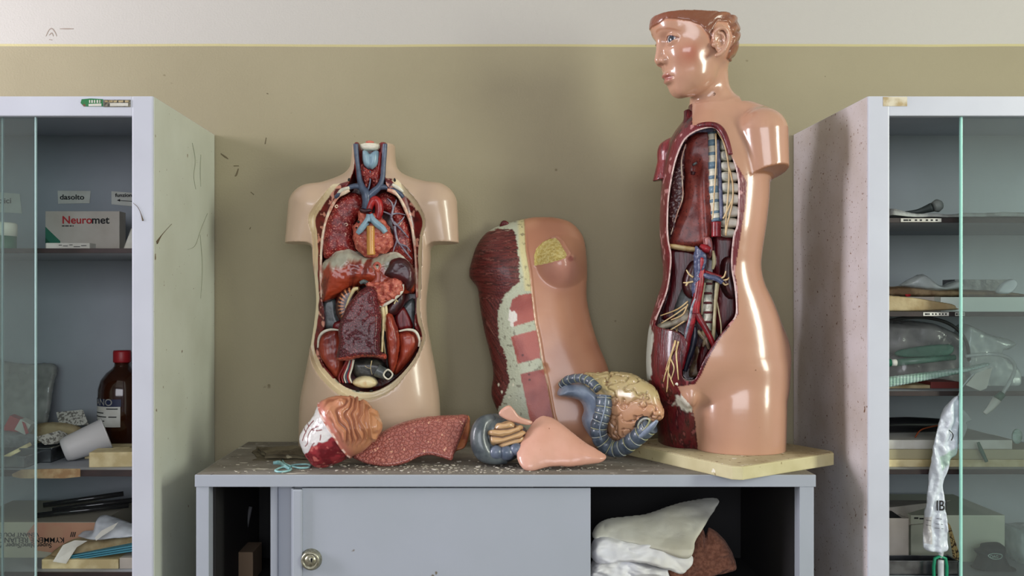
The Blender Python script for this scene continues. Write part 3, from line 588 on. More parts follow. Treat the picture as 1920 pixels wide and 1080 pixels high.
# board
bc = [(.474, 1.640), (.722, 1.806), (.560, 2.088), (.312, 1.928)]
def slab(name, pts, z0, z1, m, parent, ch=.014, bev=.002):
    p = []
    n = len(pts)
    for i in range(n):
        a, b, c = (np.array(pts[j % n]) for j in (i-1, i, i+1)); u = (a-b)/np.linalg.norm(a-b); v = (c-b)/np.linalg.norm(c-b); p += [b+u*ch, b+v*ch]
    bm = bmesh.new(); vs = [bm.verts.new((*q, z0)) for q in p]; f = bm.faces.new(vs); r = bmesh.ops.extrude_face_region(bm, geom=[f])
    for v in r['geom']:
        if isinstance(v, bmesh.types.BMVert): v.co.z = z1
    bmesh.ops.bevel(bm, geom=list(bm.edges), offset=bev, segments=2, profile=.6, affect='EDGES'); bmesh.ops.recalc_face_normals(bm, faces=bm.faces); bm.verts.index_update(); return mk(name, *bm_out(bm), m, parent, smooth=False)
bo = slab('base_board', bc, LT, BT-.001, M_board, SM); slab('board_top', [(.474, 1.643), (.718, 1.807), (.5595, 2.085), (.316, 1.929)], BT-.0012, BT, M_boardtop, bo, .013, .0004)
DS = 1.85
ST_ = [(200, 1300, 1368, 1.865, .042), (222, 1285, 1400, 1.862, .055), (245, 1268, 1425, 1.862, .072), (270, 1256, 1438, 1.866, .085), (310, 1249, 1442, 1.87, .098), (360, 1246, 1442, 1.87, .104), (420, 1244, 1436, 1.87, .104), (470, 1246, 1429, 1.87, .098), (500, 1250, 1427, 1.87, .094),
       (530, 1248, 1433, 1.87, .095), (565, 1237, 1450, 1.872, .100), (600, 1227, 1464, 1.874, .106), (640, 1221, 1474, 1.876, .110), (690, 1219, 1479, 1.877, .110), (735, 1224, 1477, 1.880, .090), (758, 1240, 1462, 1.886, .062), (775, 1275, 1440, 1.89, .02)]
LEGN = [(640, 1352, 1448, 1.872, .050), (665, 1334, 1466, 1.868, .068), (690, 1320, 1476, 1.862, .082), (740, 1306, 1479, 1.856, .090), (800, 1305, 1477, 1.850, .088), (868, 1310, 1474, 1.848, .085)]
LEGF = [(610, 1240, 1290, 1.90, .03), (640, 1226, 1310, 1.895, .060), (670, 1223, 1318, 1.892, .078), (740, 1224, 1316, 1.895, .084), (800, 1231, 1313, 1.91, .080), (850, 1238, 1308, 1.928, .072)]
CS = [(1290, 257), (1310, 245), (1335, 240), (1347, 248), (1366, 280), (1380, 320), (1384, 354), (1382, 417), (1375, 440), (1371, 476), (1371, 506), (1377, 541), (1379, 588), (1364, 610), (1344, 636), (1321, 672), (1306, 706), (1296, 714), (1283, 711), (1279, 695), (1287, 660), (1288, 640), (1270, 622), (1232, 612), (1231, 600), (1239, 580), (1252, 545), (1258, 506), (1259, 476), (1253, 440), (1254, 380), (1260, 337), (1268, 301), (1279, 272)]
SKE = [(1299, 150), (1299, 231), (1335, 231), (1354, 241), (1364, 267), (1373, 296), (1390, 323), (1400, 342), (1397, 388), (1390, 431), (1383, 476), (1378, 511), (1383, 541), (1384, 590), (1367, 613), (1350, 634), (1328, 673), (1314, 704), (1304, 720), (1271, 725), (1278, 741), (1298, 764), (1304, 795), (1311, 870), (1560, 870), (1560, 150)]
csF = PF(catmull(CS, 4, True)); skF = PF(SKE)
th = math.radians(79); fv = np.array([-math.sin(th), -math.cos(th)]); lv = np.array([math.cos(th), -math.sin(th)]); HC = P(1303, 80, 1.83); U_ = 1.83/F; ZCUT = HC[2]+43*U_
def hl(x, y, z): dx = x-HC[0]; dy = y-HC[1]; return (dx*fv[0]+dy*fv[1])/U_, (dx*lv[0]+dy*lv[1])/U_, (z-HC[2])/U_
def head_sdf(x, y, z):
    f, l, u = hl(x, y, z); a = np.abs(l)
    d = ell(f, l, u, (-3, 0, 14), (80, 60, 76)); d = smin(d, ell(f, l, u, (38, 0, 32), (46, 50, 32)), 14)
    d = smin(d, ell(f, l, u, (20, 0, -46), (39, 42, 52)), 20); d = smin(d, ell(f, l, u, (5, 0, -62), (43, 41, 35)), 18)
    d = smin(d, cap(f, l, u, (29, -8, -88), (29, 8, -88), 14, 14), 12); d = smin(d, ell(f, a, u, (30, 24, -28), (24, 22, 20)), 18)
    # eye sockets, nose, lips
    d = smax(d, -ell(f, a, u, (72, 27, -6), (17, 17, 11)), 9)
    d = smin(d, cap(f, a, u, (62, 9, 13), (50, 38, 14), 5, 4), 9)
    d = smin(d, cap(f, l, u, (66, 0, 2), (71, 0, -36), 6.5, 9), 7); d = smin(d, ell(f, a, u, (62, 11, -39), (11, 7, 7.5)), 4); d = smax(d, -ell(f, a, u, (67, 6, -47), (6, 3, 4)), 2)
    d = smin(d, ell(f, l, u, (55.5, 0, -64.5), (8.5, 16, 5.5)), 4); d = smin(d, ell(f, l, u, (52.5, 0, -75.5), (8, 14, 6)), 4); d = smax(d, -cap(f, a, u, (64, 0, -70), (50, 20, -70.5), 1.5, 1.2), 2)
    d = smax(d, -ell(f, l, u, (60, 0, -85), (8, 14, 4)), 7)
    eb = np.sqrt((f-52)**2+(a-27)**2+(u+5)**2); op = (np.sqrt(((a-28)/13)**2+((u+5.5)/6.2)**2)-1)*6
    d = smax(d, -(eb-13.2), 2); lid = np.maximum(np.abs(eb-14.2)-1.5, -np.minimum(op, 99)); lid = np.maximum(lid, 50-f); d = smin(d, lid, 2.5)
    hp = catmull([(-10, 60, -12), (-9, 63, 0), (-15, 67, 7), (-24, 69, 8), (-32, 68, 1), (-33, 67, -12), (-29, 65, -26), (-21, 62, -36), (-14, 60, -39)], 3)
    e = np.minimum(ell(f, a, u, (-23, 60, -10), (14, 5, 26)), 99)
    for i in range(len(hp)-1): e = smin(e, cap(f, a, u, hp[i], hp[i+1], 3.3, 3.3), 1.5)
    hp = catmull([(-14, 63, 0), (-22, 66, -1), (-26, 66, -11), (-22, 64, -25)], 3)
    for i in range(len(hp)-1): e = smin(e, cap(f, a, u, hp[i], hp[i+1], 2.5, 2.5), 1.5)
    e = smax(e, -ell(f, a, u, (-19, 68, -15), (7, 7, 11)), 2); e = smin(e, cap(f, a, u, (-9, 60, -20), (-13, 62, -18), 4, 3), 3)
    return smin(d, e, 3)*U_
def body_sdf(x, y, z, head=False):
    s = DS/F
    if head: f = head_sdf(x, y, z); f = smin(f, cap(x, y, z, P(1331, 205, 1.865), P(1330, 120, 1.855), 38*s, 33*s), .012)
    else: f = cap(x, y, z, P(1331, 205, 1.865), P(1330, 120, 1.855), 38*s, 33*s)
    f = smin(f, loft(x, y, z, ST_, DS, 2.4), .014)
    f = smin(f, cap(x, y, z, P(1344, 203, 1.868), P(1422, 238, 1.835), 33*s, 40*s), .026)
    A = P(1429, 249, 1.805); B = P(1441, 360, 1.80); C = P(1442, 326, 1.80)
    arm = np.maximum(cap(x, y, z, A, B, 46*s, 37*s), (C[2]-z)+(x-C[0])*.24-(y-C[1])*.30); f = smin(f, arm, .009)
    if not head:
        f = smin(f, loft(x, y, z, LEGN, 1.83, 2.1), .022); f = smin(f, loft(x, y, z, LEGF, 1.93, 2.1), .016); f = smin(f, ell(x, y, z, P(1294, 744, 1.805), (.013, .020, .020)), .012)
        f = smin(f, ell(x, y, z, P(1425, 665, 1.89), (.058, .07, .075)), .02)
    px, py = VX+x*F/y, VY-(z-CZ)*F/y
    fl = 1.897-(np.clip(px, 1245, 1390)-1250)/134*.042
    f = np.maximum(f, -np.maximum(y-fl, -csF(px, py)*s)); return np.maximum(f, z-ZCUT)
def cat(a, b): return np.concatenate([a[0], b[0]]), np.concatenate([a[1], b[1]+len(a[0])])
ZS = Z(196, 1.85)
Vh, Qh = sdfmesh(lambda x, y, z: body_sdf(x, y, z, True), (.345, 1.735, ZS-.0001), (.535, 1.925, ZCUT+.005), .0013, 0)
Vb, Qb = sdfmesh(lambda x, y, z: body_sdf(x, y, z), (.325, 1.735, BT-.004), (.665, 2.02, ZS+.004), .0020, 0)
ZJ = ZS+.0015
Qb = Qb[Vb[Qb][:, :, 2].max(1) < ZS+.0038]; Qh = Qh[Vh[Qh][:, :, 2].min(1) > ZS+.0002]
def clean(V, Q): u, i = np.unique(Q, return_inverse=True); return V[u], i.reshape(Q.shape)
(Vh, Qh), (Vb, Qb) = clean(Vh, Qh), clean(Vb, Qb)
Vb = relax(Vb, Qb, 2); Vh = relax(Vh, Qh, 1); Vb[:, 2] = np.maximum(Vb[:, 2], BT+.0002)
# ---- head: skin and hair
f_, l_, u_ = hl(*Vh.T); a_ = np.abs(l_); xi = 1303-.936*f_+.429*a_; yi = 80-u_-.054*f_-.279*a_
HAIR = [(1150, -60), (1420, -60), (1420, 108), (1384, 112), (1368, 117), (1360, 108), (1372, 70), (1362, 44), (1345, 42), (1338, 52), (1336, 66), (1331, 79), (1326, 66), (1314, 50), (1295, 42), (1270, 38), (1250, 37), (1238, 46), (1226, 52), (1150, 56)]
hd = psd(xi, yi, HAIR); ear = (a_ > 61.5) & (np.abs(f_+23) < 22) & (np.abs(u_+13) < 34); hair = (hd > 0) & ~ear & (u_ > -60)
N = normals(Vh, Qh); wv = np.abs(np.sin((f_*.10+u_*.16+2.6*fbm(Vh, 22, 3)))); back = ss(-5, -30, f_)
Vh = Vh+N*(np.where(hair & (Vh[:, 2] < ZCUT-.0008), np.clip(hd/3, 0, 1)*(.0010+.0026*wv*back+.0006*wv), 0))[:, None]
sk = np.broadcast_to(lin((186, 143, 119)), Vh.shape); sk = mixc(sk, lin((172, 98, 80)), np.exp(-((f_-31)**2+(u_+34)**2)/420)*.75*ss(20, 40, a_))
sk = mixc(sk, lin((150, 92, 62)), np.clip(1.3-np.abs(u_-(15-((a_-22)/9)**2*1.2))/2.6, 0, 1)*ss(5, 10, a_)*ss(50, 40, a_)*(f_ > 20)*.55)
lip = np.maximum(np.exp(-((u_+70)/6.8)**4), 0)*ss(18, 14.5, a_)*(f_ > 44); sk = mixc(sk, lin((156, 88, 80)), lip*.9)
eb = np.sqrt((f_-52)**2+(a_-27)**2+(u_+5)**2); op = (np.sqrt(((a_-28)/13)**2+((u_+5.5)/6.2)**2)-1)*6
sk = mixc(sk, lin((112, 62, 50)), ((op < 1.1) & (eb < 17) & (f_ > 40) & (u_ > -7))*.8)
hc = mixc(np.broadcast_to(lin((122, 72, 50)), Vh.shape), lin((156, 104, 74)), np.clip(wv-.4, 0, 1)*back); hc = mixc(hc, lin((140, 66, 42)), ss(60, 20, xi-1220)*.3)
ch = np.where(hair[:, None], mixc(sk, hc, ss(-.5, 2.0, hd)), mixc(sk, lin((196, 128, 96)), ss(-5, 0, hd)*.5*(~ear)))
# ---- body colours
px, py = proj(Vb); sd = skF(px, py); cd_ = csF(px, py); nb = fbm(Vb, 90, 4); stripe = fbm(Vb*np.array([1, 1, .10]), 190, 6)
skb = np.broadcast_to(lin((186, 143, 119)), Vb.shape)*(1+.04*fbm(Vb, 12, 2))[:, None]
ms = mixc(np.broadcast_to(lin((96, 20, 30)), Vb.shape), lin((50, 10, 18)), ss(-.3, .6, stripe)); ms = mixc(ms, lin((170, 90, 92)), ss(.55, .8, stripe)*.6*(py > 610))
rimc = mixc(np.broadcast_to(lin((104, 20, 34)), Vb.shape), lin((180, 126, 126)), ss(.35, .6, nb)); ms = np.where(((cd_ > -16) & (py < 612))[:, None], rimc, ms)
ms = mixc(ms, lin((206, 180, 174)), ss(-3.6, -2.6, cd_)*ss(.6, -.6, cd_)*(py < 600)*(.75+.25*np.sign(vnoise(Vb, 90, 9)+.4)))
tend = PF([(1271, 742), (1279, 738), (1300, 764), (1303, 778), (1284, 770), (1270, 760), (1264, 756)])(px, py); ms = mixc(ms, lin((224, 224, 210)), ss(-2, 3, tend+nb*6))
ws = PF([(1205, 640), (1222, 606), (1225, 640), (1222, 660), (1221, 712), (1204, 716)])(px, py); ms = mixc(ms, lin((190, 196, 184)), ss(-1, 2, ws+nb*3))
fln = 1.897-(np.clip(px, 1245, 1390)-1250)/134*.042
inc = (cd_ > -1.0) & (Vb[:, 1] > 1.79) & (Vb[:, 1] < fln+.006) & ((np.abs(Vb[:, 1]-fln) < .005) | (cd_ < 3))
cvb = mixc(np.broadcast_to(lin((92, 24, 28)), Vb.shape), lin((52, 10, 16)), ss(-.3, .5, stripe))
isk = (sd > 0) | ((py < 235) & (px > 1298)) | (Vb[:, 1] > 1.955) & (px > 1300)
cb = np.where(isk[:, None], mixc(skb, lin((170, 120, 96)), ss(3, 0, sd)*.4*(Vb[:, 1] < 1.9)), ms); cb = np.where((inc & (cd_ > .3))[:, None], cvb, cb)
C_ = P(1442, 326, 1.80); cut = (np.abs((C_[2]-Vb[:, 2])+(Vb[:, 0]-C_[0])*.24-(Vb[:, 1]-C_[1])*.30) < .0022) & (px > 1398) & (Vb[:, 2] > Z(350, 1.8))
cb = np.where(cut[:, None], lin((158, 112, 84)), cb)
lb = np.where(inc & (cd_ > .3), 2, np.where(cut, 4, np.where(isk, 0, 1)))
lh = np.where(hair, 3, 0); lh[Vh[:, 2] < ZS+.004] = 0
(V, Q) = cat((Vb, Qb), (Vh, Qh)); c = np.concatenate([cb, ch]); lab = np.concatenate([lb, lh])
split(V, Q, lab, {0: 'body_shell', 1: 'flayed_muscle', 2: 'cavity_wall', 3: 'hair', 4: 'stump_face'}, {0: M_skinS, 1: M_musS, 2: M_musS, 3: M_hairS, 4: M_skinS}, SM, c, {1: 'dark red flayed side and thigh', 2: 'dark red cavity lining', 3: 'moulded wavy brown hair'})
# eyes
def hp(f, l, u): return np.array([HC[0]+(f*fv[0]+l*lv[0])*U_, HC[1]+(f*fv[1]+l*lv[1])*U_, HC[2]+u*U_])
for sgn in (1, -1):
    c0 = hp(52, 27*sgn, -5); bm = bmesh.new(); bmesh.ops.create_uvsphere(bm, u_segments=48, v_segments=32, radius=13*U_); bm.verts.index_update(); V, Fc = bm_out(bm)
    dr = np.array([*(fv*.80+lv*.50*(1 if sgn > 0 else .1)), -.02]); dr /= np.linalg.norm(dr); ang = np.degrees(np.arccos(np.clip((V/np.linalg.norm(V, axis=1)[:, None])@dr, -1, 1)))
    c = np.broadcast_to(lin((206, 204, 204)), V.shape); c = mixc(c, lin((50, 58, 74)), ss(31, 28, ang)); c = mixc(c, lin((16, 18, 28)), np.maximum(ss(15, 13, ang), ss(25, 28, ang)*ss(31, 28, ang)))
    tag(mk('eye', V+c0, Fc, M_skinS, SM, cols=c), 'blue-grey painted eye')
# ---------------------------------------------------------------- contents of the opening
def yfl(px): return 1.897-(np.clip(px, 1245, 1390)-1250)/134*.042
def ys(pts, off): return [P(a, b, float(yfl(a))-off) for a, b in pts]
SS = 1.86/F
def tS(name, pts, off, r, m, label=None, **k):
    r = [q*SS for q in r] if isinstance(r, (list, tuple)) else r*SS
    o = tube(name, ys(pts, off), r, m, SM, **k)
    if label: o['label'] = label
    return o
def bS(name, poly, off, Tk, R, m, label=None, cols=None, disp=None, **k):
    cx = sum(p[0] for p in poly)/len(poly); Y0 = float(yfl(cx))-off; V, Q = blobvf(poly, Y0, Tk, R, yfun=lambda x, y: yfl(x)-yfl(cx), **k)
    if disp is not None: V = V+normals(V, Q)*disp(V)[:, None]
    o = mk(name, V, Q, m, SM, cols=None if cols is None else cols(V))
    if label: o['label'] = label
    return o
def pdisp(V):
    px, py = proj(V); return -.012*np.exp(-((px-1301)**2+(py-316)**2*.6)/160)+.004*np.exp(-((px-1318-(py-330)*.05)/7)**2)*ss(280, 330, py)+.0015*vnoise(V, 40, 2)
bS('pleura', [(1288, 262), (1305, 248), (1326, 241), (1334, 262), (1337, 310), (1338, 360), (1337, 420), (1328, 452), (1300, 466), (1256, 462), (1262, 430), (1276, 395), (1284, 360), (1283, 320), (1281, 290)], .016, .020, 12, M_pleura, 'glossy brown-red dome of the chest', disp=pdisp)
tS('lung_root', [(1302, 306), (1304, 309)], .028, [4.6, 4.6], M_grey); tS('lung_root', [(1300, 322), (1299, 328)], .026, [5, 4], M_mar)
def spk(V): return fbm(V, 120, 3)*.0018
bS('rib_cage_wall', [(1284, 266), (1288, 275), (1284, 300), (1283, 340), (1282, 375), (1270, 410), (1258, 450), (1254, 400), (1256, 360), (1262, 325), (1271, 292)], .016, .010, 6, M_('painted_dark_speckled', (72, 30, 34), (176, 150, 140), ns=190, lo=.58, hi=.66), disp=spk)
tS('rib_edge', [(1288, 258), (1277, 280), (1266, 303), (1258, 337), (1253, 380), (1251, 417), (1253, 445), (1257, 476), (1256, 506), (1251, 535), (1237, 580), (1228, 606)], .012, [1.4, 2.2, 1.6, 1.9, 1.5, 2.1, 1.6, 1.8, 1.5, 1.7, 1.3, 1.2], M_rib)
tS('rib_edge', [(1286, 270), (1278, 300), (1279, 335), (1280, 370), (1270, 400), (1258, 440)], .025, [1.2, 1.6, 1.3, 1.4, 1.2, .8], M_rib)
bS('diaphragm_edge', [(1255, 457), (1280, 460), (1304, 464), (1306, 472), (1280, 470), (1256, 465)], .03, .010, 4, M_nerve)
bS('flank_muscle', [(1257, 468), (1305, 474), (1308, 520), (1296, 560), (1280, 600), (1245, 600), (1243, 585), (1254, 550), (1259, 510)], .006, .010, 8, M_maroon)
bS('fascia', [(1300, 505), (1304, 560), (1290, 595), (1262, 592), (1270, 560), (1288, 520)], .014, .008, 10, M_grey)
# spine
sp = catmull([(1335, 240), (1337, 280), (1338, 330), (1341, 380), (1345, 415)], 8); n = 9
for i in range(n):
    a = sp[int(i*(len(sp)-1)/n)]; b = sp[int((i+.62)*(len(sp)-1)/n)]; c = sp[int((i+1)*(len(sp)-1)/n)]
    wq = 8.2+i*.25
    V1 = join(tubevf(ys([a, (a+b)/2, b], .034), [wq*SS, (wq-1)*SS, wq*SS], n=3, nseg=14)); tag(mk('vertebra', *V1, M_bone, SM))
    mk('disc', *tubevf(ys([b, c], .033), [(wq+.4)*SS]*2, n=2, nseg=14), M_disc, SM)
# ribs of the near side
gaps = [262, 283, 303, 322, 342, 363, 385, 408, 428, 446]
for i in range(len(gaps)-1):
    y0, y1 = gaps[i]+.6, gaps[i+1]-3.6; xl = 1350+i*.4; xr = np.interp((y0+y1)/2, [262, 280, 320, 354, 417, 446], [1358, 1367, 1380, 1384, 1381, 1374])
    bS('rib', [(xl, y0+1), (xr, y0+2), (xr, y1+2), (xl, y1+.5)], .026, .012, 4, M_bone, h=.0013)
tS('azygos_vein', [(1346, 262), (1348, 300), (1350, 340), (1352, 380), (1353, 412)], .046, [3, 3.4, 3.6, 3.8, 3.4], M_blueS)
tS('brachial_vein', [(1281, 250), (1292, 250), (1306, 245), (1325, 243), (1338, 243)], .05, [5, 6, 4, 5, 4], M_blueS)
for p in ([(1342, 250), (1343, 300), (1340, 350), (1337, 400), (1335, 412)], [(1345, 246), (1358, 270), (1366, 310), (1366, 350), (1362, 400), (1360, 440)], [(1366, 310), (1374, 345), (1373, 380), (1364, 420), (1361, 442)], [(1356, 410), (1366, 390), (1374, 372)]): tS('nerve', p, .052, [1.6, 1.5, 1.4, 1.3, 1.1][:len(p)], M_nerve)
tS('chest_aorta', [(1343, 416), (1343, 430), (1343, 444)], .045, [9, 9, 9], M_redS)
bS('loin_muscle', [(1335, 447), (1350, 442), (1374, 448), (1371, 480), (1370, 510), (1378, 550), (1379, 590), (1362, 612), (1348, 630), (1340, 600), (1341, 560), (1336, 500)], .012, .014, 10, M_maroon)
bS('muscle_fan', [(1318, 450), (1322, 444), (1333, 447), (1336, 470), (1330, 486), (1322, 470)], .040, .010, 5, M_('painted_pale_fibres', (176, 120, 116), (110, 40, 44), ns=200, st=(1, 1, .15)))
tS('gullet', [(1312, 462), (1322, 466), (1331, 470)], .052, [5, 8, 6], M_redS)
bS('kidney', [(1352, 492), (1360, 482), (1372, 484), (1372, 510), (1377, 540), (1374, 560), (1362, 557), (1352, 540), (1350, 515)], .030, .018, 10, M_kid, 'dark plum kidney with cream vessels')
bS('kidney', [(1290, 497), (1302, 490), (1306, 520), (1303, 550), (1294, 560), (1282, 548), (1279, 525)], .034, .016, 9, M_kid, 'dark plum kidney with cream vessels')
bS('vena_cava', [(1304, 462), (1312, 466), (1325, 480), (1322, 500), (1316, 520), (1314, 545), (1300, 560), (1298, 540), (1302, 510), (1302, 490)], .056, .012, 7, M_blueS, disp=spk)
bS('cava_window', [(1313, 484), (1320, 486), (1317, 500), (1313, 508)], .068, .003, 2, M_redS)
tS('renal_vein', [(1316, 515), (1330, 519), (1345, 523), (1355, 530)], .060, [5, 5, 5, 4.5], M_blueS); tS('renal_artery', [(1322, 510), (1338, 515), (1353, 520)], .055, [3.5, 3.5, 3], M_redS)
for p in ([(1352, 522), (1358, 518), (1361, 508)], [(1354, 526), (1364, 524), (1367, 520)], [(1355, 530), (1360, 534), (1366, 532)], [(1300, 520), (1292, 514), (1287, 506)], [(1300, 528), (1289, 530), (1281, 530)], [(1290, 530), (1286, 536)]): tS('renal_branch', p, .058, [1.8, 1.6, 1.1][:len(p)], M_nerve)
bS('lumbar_spine', [(1322, 520), (1334, 520), (1336, 560), (1334, 600), (1330, 640), (1320, 640), (1318, 590), (1318, 550)], .020, .014, 6, M_bone, disp=spk)
for y in range(530, 640, 18): bS('lumbar_disc', [(1320, y), (1334, y), (1334, y+4), (1320, y+4)], .033, .0025, 2, M_maroon, h=.001)
tS('abdominal_aorta', [(1316, 500), (1312, 530), (1308, 555), (1304, 572), (1303, 588)], .060, [6, 8, 8, 8.5, 8], M_redS)
tS('iliac_artery', [(1303, 582), (1312, 598), (1324, 618), (1334, 638), (1338, 650)], .058, [6.5, 6, 5.5, 5, 4], M_redS)
tS('iliac_artery', [(1301, 582), (1296, 604), (1290, 628), (1286, 650), (1281, 672), (1277, 692)], .058, [7, 7.5, 7.5, 7, 6, 4.5], M_redS)
tS('iliac_vein', [(1303, 612), (1302, 632), (1297, 655), (1290, 675), (1284, 696)], .050, [4, 6, 6, 5.5, 4.5], M_('painted_navy', (38, 42, 58), (24, 26, 38)))
tS('lymph_chain', [(1304, 560), (1297, 578), (1293, 600), (1287, 622), (1282, 645), (1283, 655)], .066, [2.4, 2.6, 2.4, 2.6, 2, 1], M_('painted_pale_blue', (160, 166, 174), (90, 96, 116), ns=160))
for p, r in (([(1345, 530), (1342, 560), (1340, 590), (1338, 620), (1336, 650)], [4.5, 3.6, 3, 3.6, 2.6]), ([(1340, 545), (1347, 580), (1352, 610), (1352, 632)], [1.4, 1.3, 1.2, 1]), ([(1337, 470), (1339, 490), (1336, 505)], [2, 4, 2.4]), ([(1322, 530), (1317, 560), (1316, 590)], [1.6, 1.6, 1.2])): tS('ureter', p, .050, r, M_('painted_ureter', (196, 190, 150), (176, 166, 126)))
for p in ([(1290, 565), (1270, 580), (1238, 592)], [(1288, 574), (1266, 590), (1240, 606)], [(1284, 602), (1262, 616), (1234, 632)], [(1290, 570), (1280, 590), (1258, 600)]): tS('nerve', p, .048, [1.6, 1.4, 1], M_nerve)
bS('fascia_band', [(1290, 580), (1292, 600), (1262, 612), (1236, 618), (1234, 608), (1258, 600), (1276, 588)], .030, .010, 5, M_('painted_fascia', (186, 182, 158), (140, 128, 110)))
# pelvis hollow
bS('pelvic_bone', [(1304, 650), (1312, 655), (1316, 690), (1306, 706), (1292, 706), (1294, 690), (1302, 672)], .012, .010, 5, M_('painted_bone_tan', (150, 126, 96), (96, 70, 56)))
for p in ([(1318, 620), (1326, 645), (1330, 655)], [(1308, 620), (1318, 632), (1326, 640)], [(1330, 628), (1322, 640), (1318, 650)]): tS('pelvic_band', p, .045, [3, 4, 2], M_('painted_band', (182, 168, 130), (120, 96, 80)))
bS('pelvic_muscle', [(1318, 640), (1330, 650), (1322, 672), (1310, 700), (1306, 680)], .02, .010, 5, M_maroon)
tube('pubic_rim', [P(1268, 722, 1.80), P(1276, 711, 1.80), P(1287, 716, 1.795), P(1300, 716, 1.79), P(1310, 708, 1.785)], [3*SS, 4*SS, 3.4*SS, 3.4*SS, 2*SS], M_white, SM)
tube('pubic_vein', [P(1256, 742, 1.845), P(1264, 724, 1.83), P(1274, 712, 1.806), P(1284, 720, 1.796), P(1306, 716, 1.786)], [2.4*SS, 2.8*SS, 2.8*SS, 1.8*SS, 1.4*SS], M_blueS, SM)
# nerves on the thigh: laid on the flayed surface by shooting rays at it
from mathutils.bvhtree import BVHTree
_fm = [o for o in SM.children if o.name.startswith(('flayed_muscle',))][0]
def bvh_of(objs):
    Vs, Fs, n = [], [], 0
    for o in objs:
        off = np.array(wloc(o)); v = np.array([p.co[:] for p in o.data.vertices])+off; Vs.append(v); Fs += [[i+n for i in p.vertices] for p in o.data.polygons]; n += len(v)
    return BVHTree.FromPolygons(np.concatenate(Vs).tolist(), Fs)
_bt = bvh_of([o for o in SM.children if o.name.split('.')[0] in ('flayed_muscle', 'body_shell', 'cavity_wall', 'iliac_artery', 'iliac_vein')])
def on(bt, px, py, lift=.001, fallback=1.85):
    d = Vector((X(px, 1), 1, Z(py, 1)-CZ)).normalized(); h = bt.ray_cast(Vector((0, 0, CZ)), d)
    return np.array(h[0])-np.array(d)*lift if h[0] is not None else P(px, py, fallback)
for p, r in (([(1270, 612), (1266, 640), (1258, 668), (1254, 690), (1252, 718), (1250, 735)], 2), ([(1272, 640), (1268, 660), (1270, 690), (1272, 712)], 1.8), ([(1257, 672), (1264, 690), (1258, 712)], 1.6), ([(1255, 684), (1248, 700), (1244, 716)], 1.6), ([(1254, 700), (1260, 716), (1264, 724)], 1.4), ([(1264, 650), (1255, 672), (1248, 694)], 1.3)):
    tube('thigh_nerve', [on(_bt, a, b, .0008) for a, b in p], [r*SS*k for k in np.linspace(1, .5, len(p))], M_nerve, SM)
tube('neck_muscle', [P(1288, 208, 1.85), P(1291, 222, 1.845), P(1289, 238, 1.84), P(1283, 250, 1.85)], [6*SS, 9*SS, 10*SS, 8*SS], M_maroon, SM)
tube('collar_muscle', [P(1296, 242, 1.825), P(1315, 235, 1.80), P(1337, 234, 1.79), P(1352, 243, 1.785), P(1362, 262, 1.775), P(1370, 290, 1.77)], [4*SS, 5*SS, 5*SS, 5.5*SS, 5*SS, 4*SS], M_maroon, SM)
# flayed stump of the far arm
V, Q = sdfmesh(lambda x, y, z: np.maximum(smin(cap(x, y, z, P(1262, 285, 1.90), P(1246, 345, 1.90), 25*SS, 23*SS), cap(x, y, z, P(1285, 262, 1.885), P(1255, 285, 1.90), 16*SS, 22*SS), .01), Z(336, 1.90)-z-(x-X(1246, 1.9))*-.2), (.345, 1.84, Z(350, 1.9)), (.47, 1.96, Z(235, 1.9)), .0018)
st = fbm(V*np.array([1, 1, .12]), 170, 4); c = mixc(np.broadcast_to(lin((128, 30, 40)), V.shape), lin((70, 10, 24)), ss(-.3, .5, st)); c = mixc(c, lin((186, 130, 126)), ss(-.0, .008, V[:, 2]-Z(262, 1.9))*.5)
tag(mk('arm_stump', V, Q, M_musS, SM, cols=c), 'dark red flayed arm stump')
# ================================================================ FEMALE FRONT COVER leaning on the wall
M_skinC = mat('painted_skin_tan', (206, 150, 116), .30, attr=True, coat=.35, bump=.0003, bs=60)
M_matteC = mat('painted_muscle_cover', (110, 40, 36), .42, attr=True, coat=.15, bump=.0012, bs=260)
M_fat = mat('painted_fat', (222, 206, 140), .5, (196, 172, 96), 160, bump=.004, bs=220, specks=[((120, 84, 40), 210, .68)])
CO = [(982, 411), (1005, 407), (1040, 408), (1070, 417), (1090, 438), (1098, 465), (1101, 510), (1100, 555), (1108, 600), (1122, 645), (1140, 690), (1150, 740), (1152, 800), (1146, 843), (1090, 849), (1000, 849), (962, 830), (942, 790), (928, 760), (921, 735), (925, 700), (918, 660), (908, 620), (900, 575), (895, 540), (880, 518), (884, 490), (897, 455), (918, 432), (945, 420)]
MID = [(982, 380), (983, 411), (986, 471), (993, 512), (997, 552), (1003, 603), (1010, 635), (1016, 674), (1026, 718), (1034, 765), (1040, 790), (1046, 870)]
DC = 2.0
def cover_t(px, py, d):
    k = DC/(DC+(850-py)*.00019); px, py = VX+(px-VX)*k, VY+(py-VY)*k
    r = np.hypot((px-1053)/52, (py-492)/50); b = .036*np.clip(1-r*r, 0, 1)**1.35
    r2 = np.hypot((px-925)/60, (py-500)/60); b2 = .014*np.clip(1-r2*r2, 0, 1); n = .006*np.exp(-((px-1069.5)**2+(py-485)**2)/14)
    fat = psd(px, py, FATP); return .052+b+b2+n-.004*ss(0, 2.5, fat)+.0016*np.exp(-(fat/1.6)**2)-.004*np.exp(-((px-1018)**2+(py-686)**2)/40)-.0025*np.exp(-((px-np.interp(py, [m[1] for m in MID], [m[0] for m in MID]))/1.5)**2)
FATP = [(1001, 499), (1000, 480), (1005, 466), (1017, 454), (1030, 447), (1042, 445), (1050, 453), (1057, 466), (1064, 478), (1060, 485), (1040, 491), (1022, 496)]
V, Q = blobvf(CO, DC, .11, 75, h=.0019, back=.006, yfun=lambda x, y: (850-y)*.00019, n=6, fn=cover_t)
